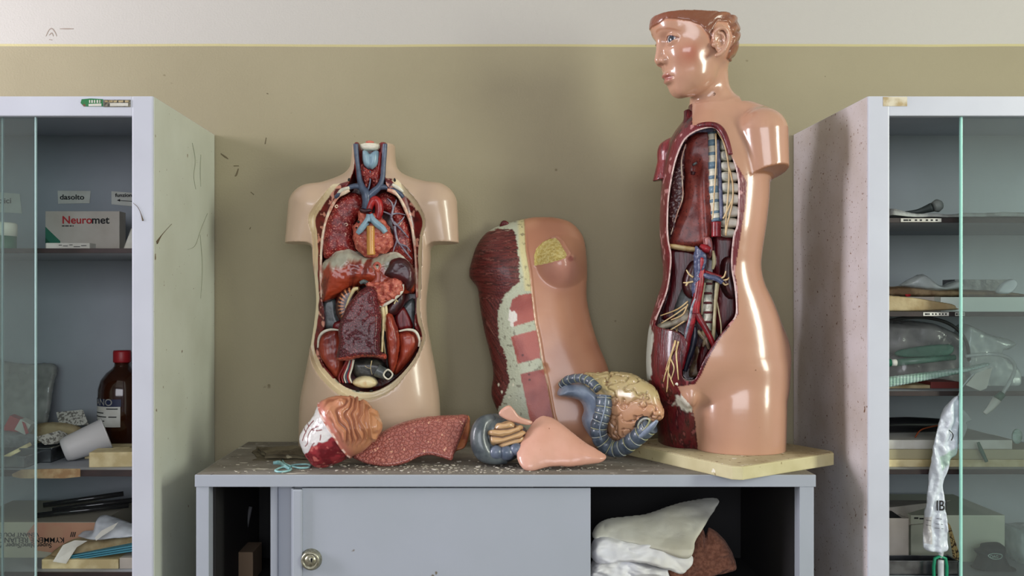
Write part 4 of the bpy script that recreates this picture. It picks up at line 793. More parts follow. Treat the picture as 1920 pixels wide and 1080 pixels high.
V[:, 2] = np.maximum(V[:, 2], LT+.0002)
px, py = proj(V)
mx = np.interp(py, [m[1] for m in MID], [m[0] for m in MID]); rt = px-mx
MUS = PF([(905, 436), (935, 430), (960, 431), (966, 440), (970, 460), (973, 495), (975, 529), (946, 553), (934, 582), (934, 617), (936, 640), (948, 667), (955, 716), (944, 750), (930, 775), (880, 760), (860, 500)])
mu = MUS(px, py)+2.2*vnoise(np.column_stack([px*.2, py, 0*px]), .5, 3)+1.4*vnoise(V, 300, 3)
R1 = PF([(956, 578), (960, 562), (974, 553), (1000, 549), (1004, 600), (964, 612), (957, 598)]); R2 = PF([(958, 631), (1008, 618), (1014, 671), (971, 682), (966, 664)]); R3 = PF([(975, 701), (1020, 692), (1042, 790), (1044, 830), (1002, 830), (985, 745)])
jag = 1.3*vnoise(np.column_stack([px, py*.2, 0*px]), .8, 5)
rr = [R(px, py)+jag for R in (R1, R2, R3)]
chip = PF([(955, 578), (959, 585), (966, 583), (970, 592), (968, 602), (963, 606), (962, 613), (957, 612), (957, 604), (952, 600), (955, 590)])(px, py)
ft = psd(px, py, FATP)
skn = mixc(np.broadcast_to(lin((204, 148, 116)), V.shape), lin((186, 128, 100)), ss(-.3, .6, fbm(V, 9, 2))); skn = mixc(skn, lin((150, 76, 58)), ss(7, 3.5, np.hypot(px-1069.5, py-485)))
skn = mixc(skn, lin((206, 150, 140)), ss(50, 20, np.hypot(px-1048, py-505))*.5)
fib = fbm(np.column_stack([(px-975)*.06+(py-500)*.0, (py-500-(px-975)*np.where(py < 560, (500-py)*-.003, 1.5))*.5, 0*px]), .9, 4)
ms = mixc(np.broadcast_to(lin((104, 40, 38)), V.shape), lin((62, 20, 20)), ss(-.3, .5, fib)); ms = mixc(ms, lin((170, 100, 90)), ss(.55, .8, fib)*.5)
fa = mixc(np.broadcast_to(lin((192, 196, 174)), V.shape), lin((216, 206, 156)), ss(-16, -8, rt)*(py < 545)); fa = mixc(fa, lin((96, 84, 66)), ss(.5, .7, fbm(V, 150, 8))*.6)
rc = mixc(np.broadcast_to(lin((184, 100, 90)), V.shape), lin((160, 78, 70)), ss(-.3, .6, fbm(V, 20, 5)))
c = fa; c = mixc(c, ms, ss(-1.2, 1.2, mu))
for r in rr: c = mixc(c, rc, ss(-1, 1, r))
c = mixc(c, lin((238, 232, 226)), ss(-.5, .5, chip+1.2*vnoise(V, 260, 4))); c = mixc(c, skn, ss(-1.2, .4, rt)); c = mixc(c, lin((150, 118, 70)), np.exp(-(rt/1.3)**2)*.5)
for x, y in ((980, 666), (992, 702), (993, 712)): c = mixc(c, lin((90, 34, 30)), ss(3, 1.5, np.hypot(px-x, py-y)))
for x, y in ((935, 722), (941, 735), (962, 722), (955, 745), (968, 750)): c = mixc(c, lin((226, 222, 200)), ss(3.5, 1.5, np.hypot((px-x)*1.4, py-y)+1.5*vnoise(V, 300, 6)))
lab = np.where(rt > 0, 0, np.where(mu > 0, 1, 2)); lab = np.where((rt <= 0) & (rr[0] > 0), 3, lab); lab = np.where((rt <= 0) & (rr[1] > 0), 4, lab); lab = np.where((rt <= 0) & (rr[2] > 0), 5, lab); lab = np.where(ft > .5, 6, lab); lab = np.where((lab > 2) & (normals(V, Q)[:, 1] > -.15), np.where(rt > 0, 0, 2), lab)
CV = empty('torso_cover_model', P(1030, 850, DC), 'tan front cover of a female torso, half skin half muscle, leaning on the wall', 'anatomical model')
split(V, Q, lab, {0: 'skin_panel', 1: 'muscle_panel', 2: 'fascia', 3: 'rectus_muscle', 4: 'rectus_muscle', 5: 'rectus_muscle', 6: 'fat_window'}, {0: M_skinC, 1: M_matteC, 2: M_matteC, 3: M_matteC, 4: M_matteC, 5: M_matteC, 6: M_fat}, CV, c, {1: 'dark red striped muscle side', 2: 'pale grey-green fascia', 6: 'yellow window of fat tissue in the breast'})
tube('neck_bolt', [P(939, 426, 2.07), P(945, 419, 2.07), P(953, 421, 2.07)], [.004, .007, .004], M_maroon, CV)
# ================================================================ LOOSE ORGANS ON THE CABINET
# stomach
SO = [(598, 756), (614, 746), (640, 742), (666, 747), (688, 759), (703, 772), (716, 792), (715, 808), (701, 827), (682, 845), (658, 857), (631, 869), (604, 877), (590, 873), (574, 856), (565, 836), (562, 820), (572, 799), (587, 780)]
SEAM = [(590, 744), (599, 760), (609, 779), (631, 810), (644, 834), (657, 857), (664, 872)]
DSt = 1.775; V, Q = blobvf(SO, DSt, .052, 66, h=.0014)
px = VX+V[:, 0]*F/DSt; py = VY-(V[:, 2]-CZ)*F/DSt; sx = np.interp(py, [p[1] for p in SEAM], [p[0] for p in SEAM]); rt = px-sx
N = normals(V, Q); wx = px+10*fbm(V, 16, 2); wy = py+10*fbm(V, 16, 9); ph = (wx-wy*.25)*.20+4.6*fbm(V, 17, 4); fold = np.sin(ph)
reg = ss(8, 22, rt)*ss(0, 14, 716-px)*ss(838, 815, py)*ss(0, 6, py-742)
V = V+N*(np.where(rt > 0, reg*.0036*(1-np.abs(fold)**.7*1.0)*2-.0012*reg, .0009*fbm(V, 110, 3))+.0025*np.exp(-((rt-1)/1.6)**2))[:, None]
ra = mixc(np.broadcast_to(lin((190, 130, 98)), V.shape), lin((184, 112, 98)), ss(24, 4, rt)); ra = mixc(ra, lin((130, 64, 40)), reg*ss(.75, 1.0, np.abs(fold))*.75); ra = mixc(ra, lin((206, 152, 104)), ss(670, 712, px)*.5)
ra = mixc(ra, lin((238, 214, 204)), np.exp(-((rt-2)/2)**2)*ss(.1, .4, vnoise(V, 130, 5))*.8)
bd = py-np.interp(px, [560, 572, 596, 625, 640], [856, 849, 825, 813, 806])+6*fbm(V, 60, 5)
wh = np.broadcast_to(lin((208, 206, 204)), V.shape)
trees = [[(578, 832), (584, 824), (584, 812), (590, 801), (597, 797), (604, 793)], [(590, 801), (601, 802), (610, 800)], [(597, 797), (603, 788)], [(572, 822), (578, 806), (583, 796), (592, 786)], [(578, 806), (571, 800)], [(583, 796), (578, 792)], [(608, 818), (609, 809)], [(588, 845), (592, 830), (597, 824)], [(592, 850), (593, 838)]]
for t in trees: wh = mixc(wh, lin((112, 30, 40)), ss(1.5, .6, ldist(px, py, catmull(t, 4)))*.9)
rd = mixc(np.broadcast_to(lin((150, 46, 54)), V.shape), lin((110, 24, 34)), ss(-.3, .4, fbm(V, 70, 6))); rd = mixc(rd, lin((206, 116, 106)), ss(.4, .7, fbm(V, 90, 8))*.7)
c = np.where((rt > 0)[:, None], ra, mixc(wh, rd, ss(-1.5, 1.5, bd)))
ST2 = empty('stomach_model', P(640, 875, DSt), 'domed model stomach, half folded tan inside, half white with red veins', 'anatomical model')
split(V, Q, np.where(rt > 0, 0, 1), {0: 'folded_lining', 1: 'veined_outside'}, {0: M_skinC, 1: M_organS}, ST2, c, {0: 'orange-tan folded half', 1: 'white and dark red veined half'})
# pink lung piece
LP = [(655, 850), (684, 868), (715, 874), (737, 874), (762, 868), (785, 857), (806, 853), (828, 858), (846, 863), (852, 850), (862, 826), (871, 800), (877, 779), (850, 778), (800, 781), (770, 787), (740, 797), (712, 812), (686, 830)]
M_crackp = mat('cracked_pink_lung', (184, 112, 100), .36, (156, 84, 80), 16, .35, .7, coat=.5, bump=.0009, bs=170, cracks=((128, 54, 46), 130, .11, .0010), specks=[((226, 168, 140), 120, .66)])
V, Q = blobvf(LP, 1.79, .016, 9, h=.0015, yfun=lambda x, y: np.clip((874-y)*.00060, -.01, .1)+((x-770)/110)**2*.010)
V[:, 2] = np.maximum(V[:, 2], LT+.0002)
LB_ = empty('lung_slice_model', P(770, 872, 1.8), 'pink cracked lung slice lying between the stomach and the grey gut coil', 'anatomical model')
mk('lung_surface', V, Q, M_crackp, LB_)
tag(blob('cut_face', [(876, 779), (881, 786), (880, 812), (872, 838), (855, 846), (848, 861), (844, 862), (851, 846), (860, 822), (869, 800)], 1.845, .012, 4, M_('painted_orange_tan', (196, 120, 76), (150, 76, 50), ns=60), LB_, h=.0014, yfun=lambda x, y: np.clip((874-y)*.00060, -.01, .1)), 'orange cut edge')
# grey gut coil
CG = empty('gut_coil_model', P(938, 868, 1.82), 'small grey-blue gut coil with tan folds beside the pink shell', 'anatomical model')
M_gutg = M_('painted_gut_grey', (96, 104, 108), (66, 74, 80), ns=40, coat=.4); M_gutb = M_('painted_gut_blue', (112, 122, 142), (80, 92, 112), ns=40, coat=.5)
V, Q = blobvf([(889, 832), (893, 812), (900, 797), (909, 783), (927, 776), (948, 781), (972, 793), (990, 812), (988, 840), (972, 856), (940, 870), (914, 866), (897, 852)], 1.815, .036, 26, h=.0017); V[:, 2] = np.maximum(V[:, 2], LT+.0002)
mk('coil_body', V, Q, M_gutg, CG)
tube('outer_coil', [P(925, 784, 1.80), P(905, 796, 1.79), P(899, 822, 1.785), P(908, 848, 1.782), P(930, 858, 1.782), P(950, 858, 1.783)], [.010, .016, .019, .019, .014, .012], M_gutg, CG, nseg=16)
for x, y, r in ((930, 848, 14), (950, 849, 15), (968, 842, 13)): mk('haustra', *cat(sdfmesh(lambda a, b, z: ell(a, b, z, P(x, y, 1.775), (r*.00106, .014, r*.0010)), P(x-16, y+16, 1.775)-[0, .02, 0], P(x+16, y-16, 1.775)+[0, .02, 0], .0016), (np.zeros((0, 3)), np.zeros((0, 4), int))), M_gutb, CG)
V, Q = blobvf([(914, 815), (924, 801), (938, 794), (955, 790), (978, 800), (984, 815), (978, 826), (960, 833), (944, 838), (925, 834)], 1.785, .016, 10, h=.0012)
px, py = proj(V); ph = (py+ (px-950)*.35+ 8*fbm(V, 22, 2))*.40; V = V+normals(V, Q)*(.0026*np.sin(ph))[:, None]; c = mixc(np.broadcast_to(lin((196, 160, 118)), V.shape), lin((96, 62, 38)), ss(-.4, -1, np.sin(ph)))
tag(mk('folded_gut', V, Q, M_skinC, CG, cols=c), 'tan folded inner gut')
# small flap and pink shell
M_shell = mat('painted_skin_shell', (214, 166, 148), .34, (200, 148, 126), 12, .3, .7, coat=.35, bump=.0003, bs=70, specks=[((150, 96, 74), 120, .74)])
V, Q = blobvf([(935, 776), (943, 765), (955, 760), (964, 768), (975, 781), (998, 790), (991, 797), (970, 793), (948, 786)], 1.775, .0045, 4, h=.0010, yfun=lambda x, y: (x-960)*.0001+((x-965)/30)**2*.004)
tag(mk('skin_flap_model', V, Q, M_shell, None), 'small curled pink skin flap lying on top of the grey gut coil', 'anatomical model')
V, Q = blobvf([(970, 858), (972, 842), (982, 820), (997, 794), (1008, 783), (1021, 779), (1042, 786), (1067, 807), (1093, 827), (1119, 843), (1136, 855), (1128, 865), (1106, 870), (1067, 874), (1041, 874), (1016, 879), (993, 884), (979, 877)], 1.742, .020, 34, h=.0014, back=.004, yfun=lambda x, y: (884-y)*.0007)
V = V+normals(V, Q)*(.0016*fbm(V, 22, 3))[:, None]; V[:, 2] = np.maximum(V[:, 2], LT+.0002); tag(mk('skin_shell_model', V, Q, M_shell, None), 'large triangular pink skin shell leaning at the front edge between the organs', 'anatomical model')
# intestines
GI = empty('intestine_model', P(1150, 850, 1.93), 'block of tan intestines framed by a grey-blue colon, beside the cream board', 'anatomical model')
yf = lambda x, y: np.where(x < 1150, np.clip(-(x-1150)*.0004, 0, .03), -(x-1150)*.0011)
DI = 1.90; PI_ = lambda x, y, off=0: P(x, y, DI+float(yf(np.array(x), y))-off)
TAN = [(1092, 703), (1120, 700), (1150, 699), (1184, 703), (1210, 716), (1231, 732), (1239, 755), (1246, 772), (1242, 786), (1222, 794), (1200, 806), (1180, 824), (1160, 834), (1140, 822), (1128, 800), (1118, 770), (1112, 745), (1095, 725)]
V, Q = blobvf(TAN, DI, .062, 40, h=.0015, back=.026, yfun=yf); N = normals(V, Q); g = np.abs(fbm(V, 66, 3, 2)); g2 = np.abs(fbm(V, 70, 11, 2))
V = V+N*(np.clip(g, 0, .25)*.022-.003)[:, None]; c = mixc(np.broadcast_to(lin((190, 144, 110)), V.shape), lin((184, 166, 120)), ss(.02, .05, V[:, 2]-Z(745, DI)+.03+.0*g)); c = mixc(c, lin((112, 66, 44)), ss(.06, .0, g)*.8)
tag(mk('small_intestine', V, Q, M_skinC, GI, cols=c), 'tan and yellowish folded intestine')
M_col = M_('painted_colon', (92, 104, 118), (62, 74, 88), ns=50, coat=.5); M_colL = M_('painted_colon_light', (146, 160, 178), (116, 130, 150), ns=30, coat=.4); M_mark = M_('painted_colon_lines', (158, 158, 116), (170, 176, 176), ns=60)
# light inner wall: a curved band sweeping down the left
inner = [(1050, 742, -.01), (1068, 735, .0), (1088, 738, .01), (1102, 752, .02), (1106, 772, .026), (1103, 794, .03), (1112, 818, .03), (1128, 834, .028)]
V, Q = blobvf([(1046, 741), (1050, 726), (1060, 717), (1085, 716), (1105, 721), (1122, 736), (1128, 765), (1124, 800), (1138, 840), (1120, 834), (1098, 806), (1091, 786), (1095, 768), (1088, 752), (1072, 746)], DI-.004, .044, 16, h=.0015, back=.03, yfun=yf); V[:, 2] = np.maximum(V[:, 2], LT+.0002); mk('colon_inner_wall', V, Q, M_colL, GI)
out1 = [(1054, 722, .012), (1066, 712, .03), (1088, 709, .046), (1106, 715, .058), (1122, 730, .066)]
out2 = [(1134, 742, .050), (1132, 765, .056), (1127, 785, .060), (1122, 805, .060), (1128, 826, .056), (1146, 840, .05), (1166, 840, .045), (1186, 827, .044), (1204, 812, .042), (1220, 798, .038)]
def haust(name, pts, r, k, amp, w=.34):
    q = catmull(np.array([list(PI_(a, b, o)) for a, b, o in pts]), 14); t = np.arange(len(q)); rr = r*(1-amp*np.exp(-((((t % k)-k/2)/(k*.16))**2))); q2 = q
    V, Fc = tubevf(q2, rr, nseg=20, n=1); o = mk(name, V, Fc, M_col, GI)
    for i in range(int(k/2), len(q)-1, k):
        T = q[min(i+1, len(q)-1)]-q[i-1]; T /= np.linalg.norm(T); a = np.cross(T, [0, 1, 0]); a /= np.linalg.norm(a); b = np.cross(T, a)
        if b[1] > 0: b = -b
        arc = [q[i]+(a*math.cos(u)+b*math.sin(u))*r*(1-amp)*1.06 for u in np.linspace(.15, 2.9, 9)]; tube('haustral_line', arc, .0011, M_mark, GI, n=2, nseg=6)
    return o
haust('colon', out1, .0095, 7, .10); haust('colon', out2, .0175, 9, .12)
tube('taenia', [PI_(a+(2 if i < 4 else 0), b, o+.018) for i, (a, b, o) in enumerate(out2[:5])], .0014, M_colL, GI)
V, Q = blobvf([(1193, 802), (1197, 790), (1208, 783), (1219, 784), (1221, 793), (1213, 804), (1202, 811), (1195, 809)], DI, .004, 4, h=.0012, yfun=lambda x, y: yf(x, y)-.058); tag(mk('cut_opening', V, Q, M_dark, GI), 'dark open cut end of the colon')
tube('cut_ring', [PI_(a, b, .060) for a, b in ((1197, 801), (1200, 791), (1209, 785), (1218, 787), (1215, 797), (1204, 807))], .0022, M_mark, GI, closed=True)
tube('colon_end_band', [PI_(a, b, .055) for a, b in ((1189, 826), (1206, 814), (1222, 800), (1232, 789))], [.004, .006, .006, .003], M_colL, GI)
# ---------------------------------------------------------------- clutter on top
M_rag = mat('dusty_brown_cloth', (104, 96, 76), .95, (76, 68, 52), 18, bump=.002, bs=60, specks=[((150, 142, 118), 50, .68)])
def field(name, x0, x1, y0, y1, hf, m, label, cat_, n=70, thick=.0015, edge=None, base=LT):
    gx, gy = np.meshgrid(np.linspace(x0, x1, n), np.linspace(y0, y1, n), indexing='ij'); u = (gx-x0)/(x1-x0); v = (gy-y0)/(y1-y0)
    if edge: gx, gy = edge(gx, gy, u, v)
    p = np.stack([gx, gy, 0*gx], -1); hgt = hf(u, v, p); top = np.stack([gx, gy, base+hgt+thick], -1).reshape(-1, 3); bot = top.copy(); bot[:, 2] = np.maximum(base+.0002, bot[:, 2]-thick-.6*hgt.ravel()); k = n*n; Fc = []
    for i in range(n-1):
        for j in range(n-1): a = i*n+j; Fc += [[a, a+n, a+n+1, a+1], [k+a, k+a+1, k+a+n+1, k+a+n]]
    for i in range(n-1):
        Fc += [[i*n, k+i*n, k+(i+1)*n, (i+1)*n][::-1], [i*n+n-1, k+i*n+n-1, k+(i+1)*n+n-1, (i+1)*n+n-1], [i, i+1, k+i+1, k+i][::-1], [(n-1)*n+i, (n-1)*n+i+1, k+(n-1)*n+i+1, k+(n-1)*n+i]]
    return tag(mk(name, np.concatenate([top, bot]), Fc, m, None), label, cat_)
wob = lambda gx, gy, u, v: (lambda gx, gy: (gx+.010*vnoise(np.stack([gx, gy, 0*gx], -1), 25, 1)-.03*v*(1-u), gy+.006*vnoise(np.stack([gx, gy, 0*gx], -1), 30, 2)))(gx, gy.min()+(gy-gy.min())*(1-.62*u))
field('folded_cloth', -.435, -.335, 1.852, 1.955, lambda u, v, p: .010+.010*v*u+.003*fbm(p, 40, 2), M_rag, 'dusty brown folded cloth lying behind the left end of the stomach', 'cloth', edge=wob)
field('paper_sheet', -.455, -.33, 1.845, 2.02, lambda u, v, p: .0006+.0012*np.abs(fbm(p, 30, 4)), M_rag, 'thin dusty sheet spread under the brown cloth at the left end', 'sheet', thick=.0006, edge=wob)
M_clip = mat('pale_blue_plastic', (160, 206, 206), .4, (130, 180, 184), 90)
def tpt(px, py, h=.0022): Y = (CZ-LT-h)*F/(py-VY); return [X(px, Y), Y, LT+h]
CL = empty('plastic_clip', tpt(545, 874, 0), 'pale blue plastic clip with two open loops in front of the brown cloth', 'clip')
tube('loop', [tpt(*q) for q in ((517, 881), (530, 876), (545, 878), (543, 882), (530, 884.5), (519, 884))], .0019, M_clip, CL, closed=True)
tube('loop', [tpt(*q) for q in ((545, 873), (558, 871), (575, 870.5), (582, 873), (577, 876.5), (562, 877.5), (552, 875.5))], .0019, M_clip, CL, closed=True)
tube('jaw', [tpt(512, 868, .003), tpt(524, 868, .003), tpt(532, 873, .003), tpt(542, 879, .003)], [.003, .005, .0045, .003], M_clip, CL, flat=.45); tube('jaw', [tpt(530, 863.5, .003), tpt(534, 870, .003), tpt(544, 874.5, .003)], [.002, .003, .003], M_clip, CL, flat=.5)
# plaster crumbs scattered on the top: uncountable
rnd = random.Random(4); crumbs = []
for i in range(330):
    py = 562+ (CZ-LT)*F/rnd.uniform(1.712, 1.80 if i < 240 else 2.0); px = rnd.choice([rnd.uniform(400, 1170), rnd.gauss(900, 120), rnd.gauss(780, 60)])
    x, y, _ = tpt(px, py, 0)
    if not (LX0+.02 < x < .30) or (y > 1.85 and x > -.45): continue
    s = rnd.uniform(.0006, .0022)*(1.6 if rnd.random() < .12 else 1); V, Fc = boxvf(-s*1.5, s*1.5, -s, s, 0, s*.7, s*.3, 1, (0, 0, rnd.uniform(0, 3))); crumbs.append((V+np.array([x, y, LT]), Fc))
o = mk('plaster_crumbs', *join(*crumbs), mat('plaster_crumb', (206, 202, 190), .9, (160, 152, 136), 90), None, smooth=False); tag(o, 'pale plaster crumbs scattered over the dusty cabinet top', 'crumbs', kind='stuff')
# ================================================================ INSIDE THE LOW CABINET
M_sheet = mat('white_linen', (226, 228, 236), .9, (206, 204, 192), 9, .35, .7, bump=.0016, bs=36, sheen=.2); M_sheet2 = mat('cream_linen', (206, 206, 196), .9, (186, 182, 164), 10, .3, .7, bump=.002, bs=40)
M_blanket = mat('brown_wool', (170, 116, 92), .95, (138, 90, 70), 140, bump=.0022, bs=420, sheen=.1)
def wr(V, sc, am, sd): return V*0+np.column_stack([0*V[:, 0], -np.abs(fbm(V*np.array([1, 1, 2.2]), sc, sd))*am, fbm(V, sc*.7, sd+3)*am*.6])
def sheetblob(name, poly, Y, T_, R, m, label, cat_, sc=14, am=.012, sd=1, **k):
    V, Q = blobvf(poly, Y, T_, R, h=.0018, **k); V = V+wr(V, sc, am, sd); V[:, 2] = np.maximum(V[:, 2], Z(1128, 1.78)+.0002); return tag(mk(name, V, Q, m, None), label, cat_, 'folded linen in the low cabinet' if 'white' in label or 'cream' in label else None)
lean = lambda y0, k: (lambda x, y: np.clip((y0-y)*k, -.02, .16))
sheetblob('folded_sheet', [(1112, 985), (1140, 966), (1200, 955), (1260, 938), (1310, 925), (1337, 929), (1332, 948), (1316, 978), (1308, 1004), (1298, 1032), (1284, 1050), (1250, 1040), (1190, 1022), (1150, 1012), (1114, 1010)], 1.80, .016, 10, M_sheet2, 'cream-white folded sheet on top of the pile in the low cabinet', 'sheet', yfun=lean(1010, .0016), sd=2, sc=11, am=.009)
sheetblob('folded_sheet', [(1113, 1012), (1150, 1006), (1200, 1012), (1260, 1026), (1296, 1040), (1290, 1060), (1272, 1072), (1240, 1066), (1180, 1052), (1114, 1052)], 1.778, .020, 9, M_sheet, 'bright white folded sheet under the cream one in the low cabinet', 'sheet', yfun=lean(1066, .0004), sd=5, sc=18)
sheetblob('folded_sheet', [(1112, 1046), (1180, 1048), (1236, 1062), (1250, 1074), (1244, 1130), (1112, 1130)], 1.80, .026, 9, M_sheet, 'crumpled white sheet lowest in the low cabinet pile', 'sheet', sd=8, sc=20, am=.016)
sheetblob('wool_blanket', [(1256, 1064), (1290, 1030), (1306, 990), (1314, 985), (1322, 1010), (1328, 992), (1345, 1000), (1364, 1022), (1375, 1046), (1374, 1064), (1350, 1074), (1330, 1084), (1320, 1140), (1240, 1140), (1244, 1075)], 1.90, .034, 22, M_blanket, 'brown wool blanket behind the white sheets in the low cabinet', 'blanket', sd=4, am=.014)
M_card = mat('dim_cardboard', (120, 100, 80), .9)
zf = Z(1128, 1.78)+.0002; tag(box('carton', X(445, 1.95), X(485, 1.95), 1.90, 1.98, zf+.0008, Z(1028, 1.93), M_card, None, .002), 'small brown carton in the dark left end of the low cabinet', 'box')
tag(tube('metal_rod', [np.array([X(446, 1.98), 1.98, zf+.004]), np.array([X(470, 1.98), 1.98, Z(950, 1.98)])], .004, mat('dull_rod', (90, 90, 92), .5), None, nseg=10, n=1), 'thin upright rod leaning in the dark end of the low cabinet', 'rod')
# ================================================================ CONTENTS OF THE SIDE CABINETS
def pbox(name, a, b, c, d, Y, dep, m, label=None, cat_=None, parent=None, z0=None, rot=None, bev=.0012, group=None):
    o = box(name, X(a, Y), X(b, Y), Y, Y+dep, Z(d, Y) if z0 is None else z0, Z(c, Y), m, parent, bev, rot)
    return tag(o, label, cat_, group) if label else o
def poly3(name, pts, Y, th, m, parent=None, label=None, cat_=None, h=.0012, R=2, zmin=None, **k):
    V, Q = blobvf(pts, Y, th, R, h=h, **k)
    if 'bag' in name or 'pouch' in name or 'glove' in name: V = V+normals(V, Q)*(.0026*fbm(V, 26, 5))[:, None]
    if zmin: V[:, 2] = np.maximum(V[:, 2], zmin)
    o = mk(name, V, Q, m, parent); return tag(o, label, cat_)
def card(name, pts, Y, th, m, parent=None):
    """flat sheet with straight traced edges; each corner may carry its own depth"""
    c = [P(p[0], p[1], p[2] if len(p) > 2 else Y) for p in pts]; n = len(c); V = c+[q+np.array([0, th, 0]) for q in c]
    return mk(name, V, [list(range(n)), list(range(n, 2*n))[::-1]]+[[i, n+i, n+(i+1) % n, (i+1) % n] for i in range(n)], m, parent, smooth=False)
mk_ = lambda n, c, r=.6, **k: mat(n, c, r, **k)
C_paper = mk_('white_paper', (206, 206, 198), .8, col2=(190, 188, 178), ns=20); C_ink = mk_('black_ink', (24, 24, 26), .7); C_carton = mk_('pale_carton', (192, 186, 176), .7, col2=(176, 168, 156), ns=9)
C_red = mk_('red_print', (170, 34, 40), .6); C_green = mk_('green_print', (42, 110, 88), .6); C_dgreen = mk_('dark_green', (20, 84, 62), .5); C_cream = mk_('cream_box', (214, 200, 156), .7, col2=(190, 172, 126), ns=30)
C_grey = mk_('grey_plastic', (130, 132, 134), .35, col2=(96, 98, 102), ns=40, bump=.003, bs=50); C_steel = mk_('steel', (150, 154, 158), .22, metal=.9, col2=(110, 112, 116), ns=30)
C_amber = bpy.data.materials.new('amber_glass'); C_amber = mat('amber_glass', (48, 22, 10), .08, coat=.6); C_blk = mk_('black_plastic', (22, 22, 24), .3); C_tan = mk_('tan_paper', (176, 160, 124), .8, col2=(150, 130, 92), ns=30, bump=.002, bs=60)
C_blue = mk_('teal_folder', (70, 140, 160), .6); C_brownp = mk_('brown_pack', (150, 128, 96), .7, col2=(110, 86, 60), ns=40, bump=.003, bs=70); C_label = mk_('label_navy', (26, 34, 66), .5); C_wood = mk_('ochre_tape', (158, 138, 104), .5, col2=(132, 104, 72), ns=50)
C_mint = mk_('pale_mint_plastic', (178, 200, 194), .4, col2=(140, 172, 158), ns=60, st=(.3, 1, 3), bump=.002, bs=120)
C_pat = mk_('printed_card', (196, 194, 184), .8, col2=(120, 116, 108), ns=170, lo=.5, hi=.56); C_dust = mk_('dusty_cloth', (168, 172, 168), .9, col2=(140, 142, 138), ns=50, bump=.003, bs=90)
def film(name, col, a, rough=.25):
    m = bpy.data.materials.new(name); m.use_nodes = True; nt = m.node_tree; B = nt.nodes['Principled BSDF']; B.inputs['Base Color'].default_value = (*lin(col), 1); B.inputs['Roughness'].default_value = rough; B.inputs['Coat Weight'].default_value = .6
    tc = nt.nodes.new('ShaderNodeTexCoord'); n = nt.nodes.new('ShaderNodeTexNoise'); nt.links.new(tc.outputs['Object'], n.inputs['Vector']); n.inputs['Scale'].default_value = 30; n.inputs['Detail'].default_value = 1.5; b = nt.nodes.new('ShaderNodeBump'); b.inputs['Distance'].default_value = .003; nt.links.new(n.outputs[0], b.inputs['Height']); nt.links.new(b.outputs[0], B.inputs['Normal'])
    r = nt.nodes.new('ShaderNodeMapRange'); r.inputs[1].default_value = .3; r.inputs[2].default_value = .7; r.inputs[3].default_value = max(0, a-.25); r.inputs[4].default_value = min(1, a+.25); nt.links.new(n.outputs[0], r.inputs[0]); nt.links.new(r.outputs[0], B.inputs['Alpha']); return m
F_grey = film('cloudy_film', (150, 150, 146), .72); F_clear = film('clear_film', (190, 198, 196), .62); F_white = film('white_film', (214, 220, 226), .82); F_green = film('green_film', (120, 160, 140), .5)
# sticker plates on the cabinet fronts
cabs = [o for o in COL.objects if o.name.startswith('display_cabinet')]; CL_, CR_ = cabs[0], cabs[1]; yf0 = D0-.0008
g = card('brand_sticker', [(153, 186), (170, 184.5), (193, 186), (193, 199.5), (157, 199.5), (151, 193)], yf0, .0008, mk_('sticker_green', (30, 112, 62), .5, col2=(110, 70, 50), ns=90, lo=.6, hi=.66), CL_)
card('sticker_window', [(166, 195), (190, 194), (190, 199), (166, 199)], yf0-.0004, .0004, C_paper, g); [card('sticker_print', [(a, 187.5), (a+w_, 187.5), (a+w_, 193), (a, 193)], yf0-.0004, .0004, C_paper, g) for a, w_ in ((167, 2), (171, 3), (176, 2.5), (181, 3), (186, 2))]
g = card('maker_plate', [(194, 187), (244.5, 187), (244.5, 200.5), (194, 200.5)], yf0, .0008, mk_('plate_dark', (60, 58, 50), .5, col2=(120, 116, 100), ns=200), CL_); card('plate_window', [(206, 193), (240, 193), (240, 199), (206, 199)], yf0-.0004, .0004, C_paper, g); [card('plate_print', [(a, 188.4), (a+w_, 188.4), (a+w_, 191.6), (a, 191.6)], yf0-.0004, .0004, C_tan, g) for a, w_ in ((197, 5), (204, 7), (213, 6), (222, 9), (234, 7))]
card('blank_plate', [(1656, 181.5), (1701, 181.5), (1701, 199), (1656, 199)], yf0, .0008, mk_('aged_plate', (206, 198, 176), .4, col2=(170, 150, 110), ns=40), CR_)
# scratches hanging over the left cabinet front
M_scr = mk_('brown_drip', (92, 78, 58), .8)
tube('drip_mark', [P(249, 380, yf0), P(258, 388, yf0), P(264, 400, yf0), P(268, 414, yf0)], [.0003, .0005, .0006, .0016], M_scr, CL_, flat=.4)
sxx = -.6036
tube('drip_mark', [np.array([sxx, 1.80, Z(420, 1.80)]), np.array([sxx, 1.745, Z(440, 1.745)]), np.array([sxx, 1.715, Z(455, 1.715)])], [.0004, .0008, .003], M_scr, CL_)
for q in (((1.93, 268), (1.95, 300), (1.94, 330), (1.955, 355)), ((1.99, 290), (1.985, 320), (1.99, 350)), ((2.04, 400), (1.99, 430), (1.95, 460), (1.90, 468)), ((1.985, 440), (2.0, 500), (1.99, 560))): tube('scuff', [np.array([sxx, y, Z(p, y)]) for y, p in q], [.0007, .0011, .0004], mk_('scuff_grey', (134, 138, 118), .8) if 'M_sc' not in globals() else M_sc, CL_, flat=.3)
